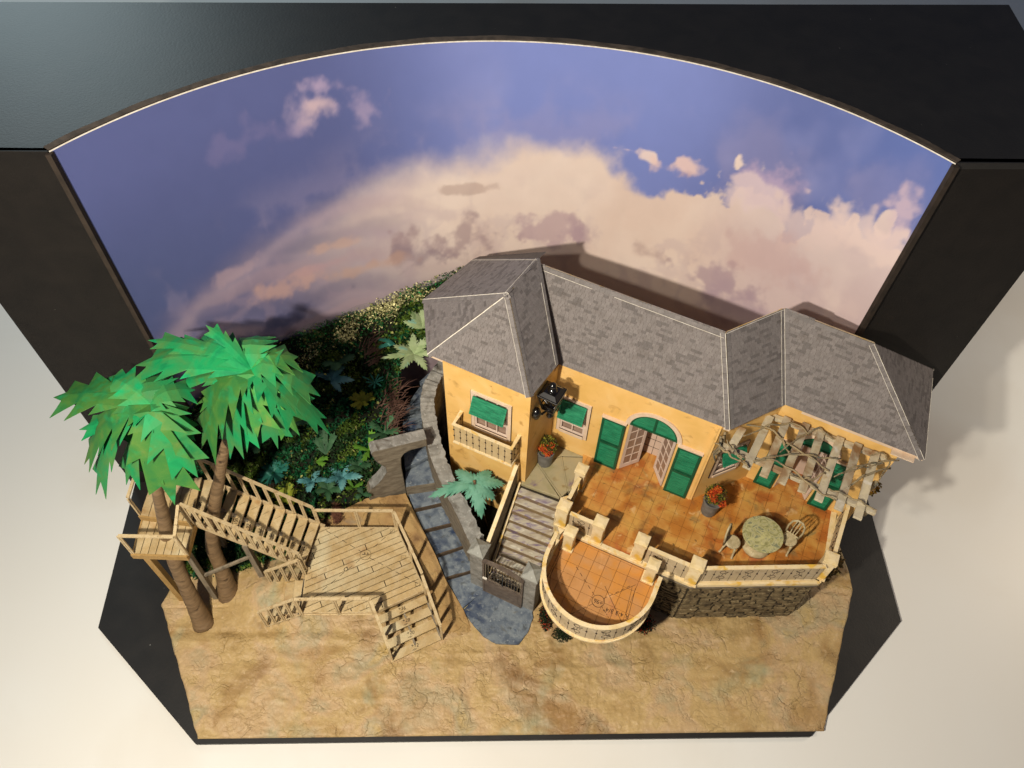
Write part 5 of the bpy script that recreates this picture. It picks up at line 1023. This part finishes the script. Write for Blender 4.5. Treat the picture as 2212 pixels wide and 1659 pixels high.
palm('taller rear paper palm whose crown reaches over the dark hillside', [((-24.7, 12.4, .3), 1.0), ((-24.7, 12.7, 1.2), .82), ((-24.75, 13.5, 3), .64), ((-25.0, 14.3, 6), .57), ((-24.3, 14.9, 9), .54), ((-23.3, 15.4, 12), .5), ((-22.2, 15.75, 15), .45), ((-21.2, 16.1, 18), .4), ((-19.3, 17.0, 22), .3), ((-17.7, 17.7, 25.5), .2)], (-17.5, 17.9, 25.9),
  [((-26.4, 19.7, 24.0), 1.5), ((-25.6, 21.2, 25.0), .8), ((-22.4, 20.8, 25.3), 1.0), ((-20.3, 19.8, 28.2), .5), ((-17.6, 20.8, 26.0), 1.2), ((-14.8, 19.7, 25.0), 1.3), ((-13.4, 17.9, 22.8), 1.2), ((-12.9, 16.3, 20.2), .8), ((-14.3, 16.3, 22.0), 1.5), ((-20.0, 14.8, 19.4), 1.2), ((-22.0, 15.3, 20.0), 1.7), ((-17.6, 15.2, 21.6), 1.4)],
  [((-16.4, 15.0, 20.4), 1.2), ((-15.0, 16.0, 20.6), 1.1), ((-18.6, 14.8, 20.2), 1.1), ((-22.2, 17.6, 22.2), 1.1), ((-23.6, 18.8, 23.0), 1.0)], 2)
fp = thing('fern_tree', 'small pale green fern tree in the dark pit beside the lilac steps', 'fern', (-1.7, 18.6, .8), None)
MB().tube([(-1.7, 18.6, .8), (-2.0, 18.8, 3), (-2.4, 19.0, 6), (-2.7, 19.3, 8.15)], [.2, .16, .13, .14], 8).build('trunk', MT['riser'], fp, smooth=True)
for i, (tp, w) in enumerate([((-6.8, 18.4, 7.2), .75), ((-4.5, 20.8, 7.8), .7), ((-1.2, 20.7, 7.8), .7), ((.0, 19.6, 7.4), .7), ((-.9, 18.2, 7.), .75), ((-2.1, 16.7, 6.3), .8), ((-3.5, 18.1, 7.2), .5)]): frond((-2.75, 19.3, 8), tp, w, 'fern', 'frond', fp, lobes=7, arch=.5, seed=300+i, serr=1, th=.02, cut=.62, tipfrac=.6)
MB().lathe((-2.75, 19.3, 8.4), [(.13, 0), (.12, .06), (.05, .07)], 10).build('crown_pin', MT['trunk'], fp)

# ------------------------------------------------------------ planted leaves on the hillside
def plant(label, cat, name, c, n, L, w, m, seed, up=.5, lobes=5, serr=1, a0=0, a1=360, cut=.6):
    z = float(hillz(np.array(c[0]), np.array(c[1])))+.55 if len(c) == 2 else c[2]; c3 = (c[0], c[1], z); t = thing(name, label, cat, c3); r = random.Random(seed)
    for k in range(n):
        a = math.radians(a0+(a1-a0)*(k+r.uniform(-.2, .2))/n); w = w*1.0; l = .95*L*r.uniform(.75, 1.15); frond(c3, (c[0]+l*math.cos(a), c[1]+l*math.sin(a), z+up*r.uniform(.3, 1.2)), .72*w*r.uniform(.8, 1.2), m, 'leaf', t, lobes=lobes, arch=.4, seed=seed*31+k, serr=serr, cut=cut, th=.02, tipfrac=.5)
    return t
plant('big pale yellow green lobed plant against the tower roof', 'plant', 'lobed_plant', (-8.4, 30.6, 12.2), 7, 2.9, .75, 'paleleaf', 1, .6, 6)
plant('pale lobed plant higher up the slope behind the biggest one', 'plant', 'lobed_plant', (-7.6, 32.6, 13.6), 5, 2.0, .8, 'paleleaf', 2, .8, 6, a0=20, a1=200)
plant('long teal leaf pointing left of the big pale plant', 'plant', 'lobed_plant', (-10.2, 31.6, 12.4), 2, 2.2, .35, 'tealleaf', 3, .2, 5, a0=165, a1=230)
plant('bright blue green leaf plant near the middle of the slope', 'plant', 'lobed_plant', (-15.9, 28.6, 10.9), 5, 2.6, .65, 'blueleaf', 4, .3, 6, a0=-50, a1=200)
plant('dark broad leaf plant under the blue green one', 'plant', 'leafy_plant', (-15.5, 30.2, 11.6), 5, 1.8, .7, 'darkleaf', 5, .6)
plant('olive star shaped plant in the middle of the moss', 'plant', 'leafy_plant', (-13.2, 27.2), 8, 1.3, .4, 'oliveleaf', 6, .5, 4)
plant('thin grassy star plant right of the blue leaf', 'plant', 'grass_tuft', (-12.0, 28.6), 9, 1.2, .14, 'tealleaf', 7, .7, 3, 0)
plant('lime green leaf pair standing left of the archway', 'plant', 'leafy_plant', (-12.5, 23.6), 4, 1.6, .45, 'limeleaf', 8, 1.4, 3, 0)
plant('dark folded banana leaves behind the archway', 'plant', 'leafy_plant', (-11.2, 24.9), 5, 1.9, .5, 'darkleaf', 9, 1.0, 3, 0)
plant('pale upright blade leaf in the middle of the lower slope', 'plant', 'leafy_plant', (-16.4, 23.2), 3, 2.0, .6, 'darkleaf', 10, 1.8, 2, 0, 60, 160)
plant('grey green agave rosette just behind the long stairs', 'plant', 'agave_plant', (-21.0, 21.6), 11, 1.7, .42, 'tealleaf', 11, .8, 3, 0)
plant('aqua lobed leaf plant above the top of the deck', 'plant', 'lobed_plant', (-17.6, 21.2), 4, 1.5, .5, 'blueleaf', 12, .3, 5)
plant('pale aqua lobed leaf plant near the archway foot', 'plant', 'lobed_plant', (-14.9, 21.6), 5, 2.0, .55, 'blueleaf', 13, .4, 6)
plant('teal broad leaves spilling over the back of the deck', 'plant', 'leafy_plant', (-16.2, 20.6), 5, 1.5, .5, 'darkleaf', 14, .5, 5)
plant('yellow green leaves beside the railing of the long stairs', 'plant', 'leafy_plant', (-20.0, 20.1), 6, 1.6, .6, 'oliveleaf', 15, .7, 4)
plant('single lime leaf floating above the deck foliage', 'plant', 'leafy_plant', (-17.3, 22.6), 2, 1.3, .35, 'limeleaf', 16, .5, 3, 0, -30, 60)
plant('small lime leaves at the edge of the slope behind the deck', 'plant', 'leafy_plant', (-13.9, 20.8), 3, 1.0, .35, 'limeleaf', 17, .7, 3, 0)
plant('pale teal leaves at the foot of the archway', 'plant', 'leafy_plant', (-13.1, 20.3), 3, 1.0, .4, 'darkleaf', 18, .3, 4)
plant('dark green leaves under the palm crown', 'plant', 'leafy_plant', (-19.5, 25.0), 6, 1.9, .7, 'darkleaf', 19, .5, 4)
plant('dark fern low on the slope at the left edge', 'plant', 'leafy_plant', (-22.6, 23.3), 6, 1.8, .6, 'darkleaf', 20, .5, 5)
plant('muted green leaves near the dark hollow', 'plant', 'leafy_plant', (-13.5, 22.4), 5, 1.4, .5, 'darkleaf', 21, .5, 4)
def tuft(label, c, n, L, m, seed, spread=1., flat=.4, name='dried_grass', w=.05):
    z = float(hillz(np.array(c[0]), np.array(c[1])))+.3 if len(c) == 2 else c[2]; r = random.Random(seed); mb = MB()
    for k in range(n):
        x, y = c[0]+r.gauss(0, spread*.5), c[1]+r.gauss(0, spread); a = r.uniform(-.5, 1.2)+math.pi*.15; l = L*r.uniform(.5, 1.2); p = Vector((x, y, z+r.uniform(0, .5)+(y-c[1])*.6))
        mb.tube([p, p+Vector((l*.5*math.cos(a), l*.5*math.sin(a), flat*l*.5)), p+Vector((l*math.cos(a), l*math.sin(a), flat*l*.5-.1))], [w, w*.8, w*.3], 3)
    return tag(mb.build(name, MT[m], fix=False), label, 'grass')
tuft('reddish brown tuft of dried grass on the slope beside the garden wall', (-10.5, 26.8), 140, 1.4, 'redgrass', 1, 1.1)
tuft('dark brown dried grass in the hollow below the roof corner', (-12.6, 30.9), 50, 1.3, 'redgrass', 2, .7)
tuft('brown bristly fringe along the slope behind the deck railing', (-15.6, 18.85, 2.9), 300, .55, 'brownbush', 3, .3, .8, 'bristle_fringe', .035).rotation_euler = (0, 0, 0)
def bush(label, c, rx, ry, rz, n, cols, seed, name='small_bush', ls=.16):
    r = random.Random(seed); mb = MB()
    for k in range(n):
        v = Vector((r.gauss(0, 1), r.gauss(0, 1), r.gauss(0, 1))).normalized()*(r.random()**.5); p = Vector((c[0]+v.x*rx, c[1]+v.y*ry, c[2]+v.z*rz)); d = Vector((r.gauss(0, 1), r.gauss(0, 1), r.gauss(0, 1))).normalized(); s = d.orthogonal().normalized(); L = ls*r.uniform(.5, 1.4)
        col = rgb(r.choice(cols))*r.uniform(.5, 1.3); mb.add([p, p+d*L*.5+s*L*.3, p+d*L, p+d*L*.5-s*L*.3], [(0, 1, 2, 3)], tuple(col))
    return mb, name, label
for lbl, c, rx, ry, n, sd in (('dark bush with red specks tucked under the left of the round terrace', (3.5, 9.9, 1.1), .6, 1.3, 900, 1), ('dark flowering bush in the shade right of the round terrace', (12.0, 9.3, 1.1), 1.1, 1.0, 1100, 2), ('low dark bush under the front lip of the round terrace', (4.9, 8.4, .9), .9, .7, 700, 3)):
    mb, nm, lb = bush(lbl, c, rx, ry, .6, n, ['#16200f', '#1f2e14', '#2c3a1a', '#101608', '#a83218'] if sd != 3 else ['#16200f', '#1f2e14', '#2c3a1a'], sd); tag(mb.build(nm, MT['flower'], fix=False), lb, 'bush')
tuft('bare twiggy brown branches below the tower balcony', (-3.5, 20.2, 4), 60, 1.3, 'riser', 5, .9, .9, 'bare_shrub', .05)
tuft('dark twigs at the foot of the tower near the stair wall', (-1.4, 20.0, 5.5), 40, 1.1, 'riser', 6, .5, .9, 'bare_shrub', .045)

# ------------------------------------------------------------ pots
def pot(label, c, seed, z, tall=1.0, r0=.72):
    t = thing('flower_pot', label, 'flower pot', (c[0], c[1], z), 'zinc flower pots')
    MB().lathe((c[0], c[1], z), [(r0*.86, 0), (r0*.9, .12), (r0*1.04, 1.75*tall), (r0*1.12, 1.78*tall), (r0*1.12, 1.95*tall), (r0*.98, 1.95*tall), (r0*.95, 1.7*tall)], 28).build('pot', MT['pot'], t, smooth=False)
    r = random.Random(seed); h = z+1.95*tall
    mb, _, _ = bush('', (c[0]+.05, c[1]+.15, h+.65), .88, .85, .95, 2300, ['#6a6a1e', '#8a8428', '#4a4a18', '#77702a', '#2e3012'], seed, ls=.15); mb.build('foliage', MT['flower'], t, fix=False)
    mb = MB()
    for k in range(26): a = r.uniform(0, 6.28); q = r.uniform(.5, 1.1); mb.tube([(c[0], c[1], h-.1), (c[0]+q*.5*math.cos(a), c[1]+q*.5*math.sin(a), h+r.uniform(.4, .9)), (c[0]+q*math.cos(a), c[1]+q*math.sin(a), h+r.uniform(.5, 1.7))], .02, 3)
    mb.build('stem', MT['riser'], t, fix=False)
    for k, (dx, dy, dz, s) in enumerate([(-.25, -.35, .9, .42), (.1, -.55, .5, .38), (.35, -.1, 1.0, .3), (-.5, -.1, .6, .3)] if seed == 1 else [(-.35, -.1, 1.2, .42), (.05, .1, 1.45, .36), (.55, -.55, .4, .34), (-.2, -.4, .9, .3)]):
        mb, _, _ = bush('', (c[0]+dx, c[1]+dy, h+dz), s, s, s, 420, ['#c8481a', '#d85e20', '#b8301c', '#e07a28'], seed*10+k, ls=.12); mb.build('flower_cluster', MT['flower'], t, fix=False)
pot('grey zinc pot of orange flowers in the corner under the black lantern', (3.55, 21.5), 1, 8.02)
pot('grey zinc pot of orange flowers on the tiles at the villa corner near the pergola', (17.35, 16.35), 2, FL+.01)

# ------------------------------------------------------------ pergola
pg = thing('pergola', 'weathered slat pergola fixed to the recessed villa wall above the patio table', 'pergola', H1(20, -1, 17))
zS = 18.2
for s0, d0, s1, d1 in [(16.61, -3.6, 16.49, -2.4), (14.97, -1.5, 14.58, 1.05), (16.52, -2.2, 16.17, 1.86), (17.88, -4.1, 17.50, 2.04), (19.31, -4.1, 18.85, 1.97), (20.52, -4.1, 20.36, 2.04), (21.98, -4.1, 21.60, 2.23), (23.32, -4.1, 23.06, 2.30), (24.68, -4.0, 24.42, 2.41)]:
    mb = MB(); mb.beam(H1(s0, d0, zS+random.uniform(-.05, .08)), H1(s1, d1, zS+random.uniform(-.08, .05)), .60, .22); mb.build('slat', MT['weather'], pg, bevel=.02)
for (a, b) in ((H1(14.0, .5, 17.9), H1(25.6, 1.15, 17.9)), (H1(16.5, -3.9, 17.9), H1(25.6, -3.95, 17.9))): mb = MB(); mb.beam(a, b, .42, .36); mb.build('beam', MT['weather'], pg, bevel=.02)
for p in ((H1(25.1, 1.0, 0)), (H1(25.2, -1.5, 0))):
    mb = MB(); mb.tube([(p[0]+1.0, p[1]-.1, 8.3) if 0 else (p[0], p[1], 17.8), (p[0]+.1, p[1]+.1, 17.0), (p[0]-.1, p[1]+.5, 16.0)], [.2, .22, .12], 8); mb.build('bracket', MT['vine'], pg)
vines = [[[15.68, 16.74], [16.29, 15.89], [17.26, 15.0]], [[16.49, 16.9], [17.06, 15.89], [17.74, 14.57]], [[17.9, 17.25], [19.66, 18.17], [22.03, 18.64], [23.61, 18.64]], [[18.43, 18.41], [19.95, 18.17], [21.09, 16.78], [22.65, 15.32], [23.69, 14.22]], [[20.4, 15.88], [21.7, 16.9], [23.88, 18.17], [25.35, 18.17]], [[18.23, 15.11], [19.85, 15.55], [21.62, 15.77], [23.25, 15.43], [24.85, 15.32]], [[18.21, 15.0], [19.8, 15.33], [20.92, 14.45], [21.68, 13.38], [22.77, 12.22], [23.49, 11.81]], [[23.92, 13.69], [25.26, 14.44], [27.32, 14.98], [29.19, 15.14]], [[24.16, 13.9], [26.24, 14.54], [28.05, 14.87]], [[24.83, 12.94], [26.23, 13.89], [28.42, 14.54]], [[23.19, 12.74], [24.19, 12.32], [25.05, 11.8], [26.12, 11.08]], [[27.75, 16.66], [28.37, 15.86], [28.43, 14.87], [27.1, 13.36]], [[20.19, 17.94], [20.79, 17.13], [21.04, 15.77]], [[16.81, 16.56], [17.72, 14.46]], [[20.6, 13.91], [22.18, 13.48], [23.38, 14.12]]]
vt = thing('climbing_vine', 'bare twisted vine stems woven over the pergola slats', 'vine', (22, 15.5, 18.5))
rv = random.Random(12)
for i, v in enumerate(vines):
    v = [(x, y) if (Vector((x, y))-Vector(H4(0, 0, 0)[:2])).dot(Vector(H4.N[:2])) > .15 or x < 20 else (x+H4.N[0]*1.2, y+H4.N[1]*1.2) for x, y in v]
    s = np.linspace(0, len(v)-1, 22); A = np.array(v); xs, ys_ = np.interp(s, range(len(v)), A[:, 0]), np.interp(s, range(len(v)), A[:, 1])
    for _ in range(3): xs[1:-1] = (xs[:-2]+xs[2:]+2*xs[1:-1])/4; ys_[1:-1] = (ys_[:-2]+ys_[2:]+2*ys_[1:-1])/4
    for b_ in range(2 if i % 3 == 0 else 1):
        ph = rv.uniform(0, 6); mb = MB(); k = .062+.02*rv.random()
        mb.tube([(x+.035*math.cos(j*.8+ph), y+.035*math.sin(j*.8+ph), zS+.28+.10*math.sin(j*.7+i)+.07*math.cos(j*1.3+ph)) for j, (x, y) in enumerate(zip(xs, ys_))], [k*(1-.5*abs(j/21-.5)) for j in range(22)], 6); mb.build('stem', MT['vine'], vt, smooth=True)
for j in range(4):
    x0, y0 = 16.0+rv.uniform(-.3, .9), 17.4+rv.uniform(-.4, .3); mb = MB(); mb.tube([(x0, y0, 18.5), (x0+.1, y0-.3, 17.4), (x0-.1, y0-.1, 16.4), (x0+.2, y0-.35, 15.6)], [.1, .11, .09, .04], 6); mb.build('stem', MT['vine'], vt, smooth=True)
gb = tag(bush('', (28.6, 14.6, 15.2), .25, .3, .8, 90, ['#b8862c', '#8a6a24', '#a08a48', '#6a5a2a'], 44, ls=.3)[0].build('dried_foliage', MT['flower'], fix=False), 'clump of dried yellow foliage at the far right corner of the villa', 'foliage')
gb2 = tag(bush('', (27.9, 12.8, 5.5), .5, 1.3, 2.5, 420, ['#8a7040', '#a08450', '#6a5a34', '#7a6a40'], 45, ls=.5)[0].build('rocky_growth', MT['flower'], fix=False), 'lumpy tan growth on the outside of the patio at its right corner', 'foliage')

# ------------------------------------------------------------ furniture
tb = thing('round_table', 'round patio table with a marbled green grey top on a drum base', 'table', (20.75, 12.75, FL)); c = (20.75, 13.05)
MB().lathe((c[0], c[1], FL+.01), [(1.05, 0), (1.15, .05), (1.18, .35), (1.0, .5), (.82, .8), (.78, 1.5), (.9, 1.9), (1.0, 2.1), (.4, 2.12)], 36).build('base', MT['greybrown'] if 0 else MT['chair'], tb, smooth=True)
MB().lathe((c[0], c[1], FL+2.14), [(1.55, 0), (1.64, .03), (1.66, .12), (1.62, .17)], 56).build('tabletop', MT['tabletop'], tb)
def chair(label, c, ang):
    t = thing('patio_chair', label, 'chair', (c[0], c[1], FL), 'patio chairs'); F = Fr(c, ang)
    mb = MB(); mb.lathe((c[0], c[1], FL+1.35), [(.5, 0), (.62, .08), (.64, .2), (.55, .26), (.05, .24)], 22); mb.build('seat', MT['chair'], t, smooth=False)
    for x, y in ((-.42, .42), (.42, .42), (-.42, -.42), (.42, -.42)): MB().tube([F(x, y, FL+1.38), F(x*1.12, y*1.12, FL+.7), F(x*1.2, y*1.2, FL+.1), F(x*1.35, y*1.35, FL+.01)], [.11, .08, .09, .11], 8).build('leg', MT['chair'], t, smooth=True)
    pts = [F(-.55, -.52, FL+1.3), F(-.62, -.62, FL+2.4), F(-.5, -.72, FL+3.05), F(-.2, -.76, FL+3.38), F(.2, -.76, FL+3.38), F(.5, -.72, FL+3.05), F(.62, -.62, FL+2.4), F(.55, -.52, FL+1.3)]
    MB().tube(pts, .085, 8).build('back_frame', MT['chair'], t, smooth=True)
    for x in (-.25, 0., .25): MB().tube([F(x*.8, -.56, FL+1.5), F(x, -.66, FL+2.4), F(x*.8, -.75, FL+3.3)], .05, 6).build('spindle', MT['chair'], t)
    mb = MB(); mb.tube([F(-.52, -.54, FL+1.55), F(.52, -.54, FL+1.55)], .07, 6); mb.build('back_rail', MT['chair'], t)
chair('patio chair left of the round table, its back turned to the left', (18.4, 12.75), 56)
chair('patio chair right of the round table, its pierced back facing the camera', (23.1, 12.95), -40)

# clear film edge of the planted slope
xs_ = np.linspace(-24, -5, 60); mb = MB(); rz = random.Random(8)
ps = [(x, float(ycyl(np.array(x)))-.35, float(hillz(np.array(x), np.array(99.)))+.2) for x in xs_]
for p, q in zip(ps[:-1], ps[1:]): h0, h1 = .55+.15*math.sin(p[0]*1.7), .55+.15*math.sin(q[0]*1.7); mb.add([p, q, (q[0], q[1]+.1, q[2]+h1), (p[0], p[1]+.1, p[2]+h0)], [(0, 1, 2, 3)])
MT['film'] = mat('clear_film', ['#8a8f8c', '#a0a4a0'], 1, rough=.12, alpha=.16, spec=.8)
tag(mb.build('plastic_film', MT['film'], fix=False), 'thin strip of clear plastic film sticking up along the top of the planted slope', 'film')
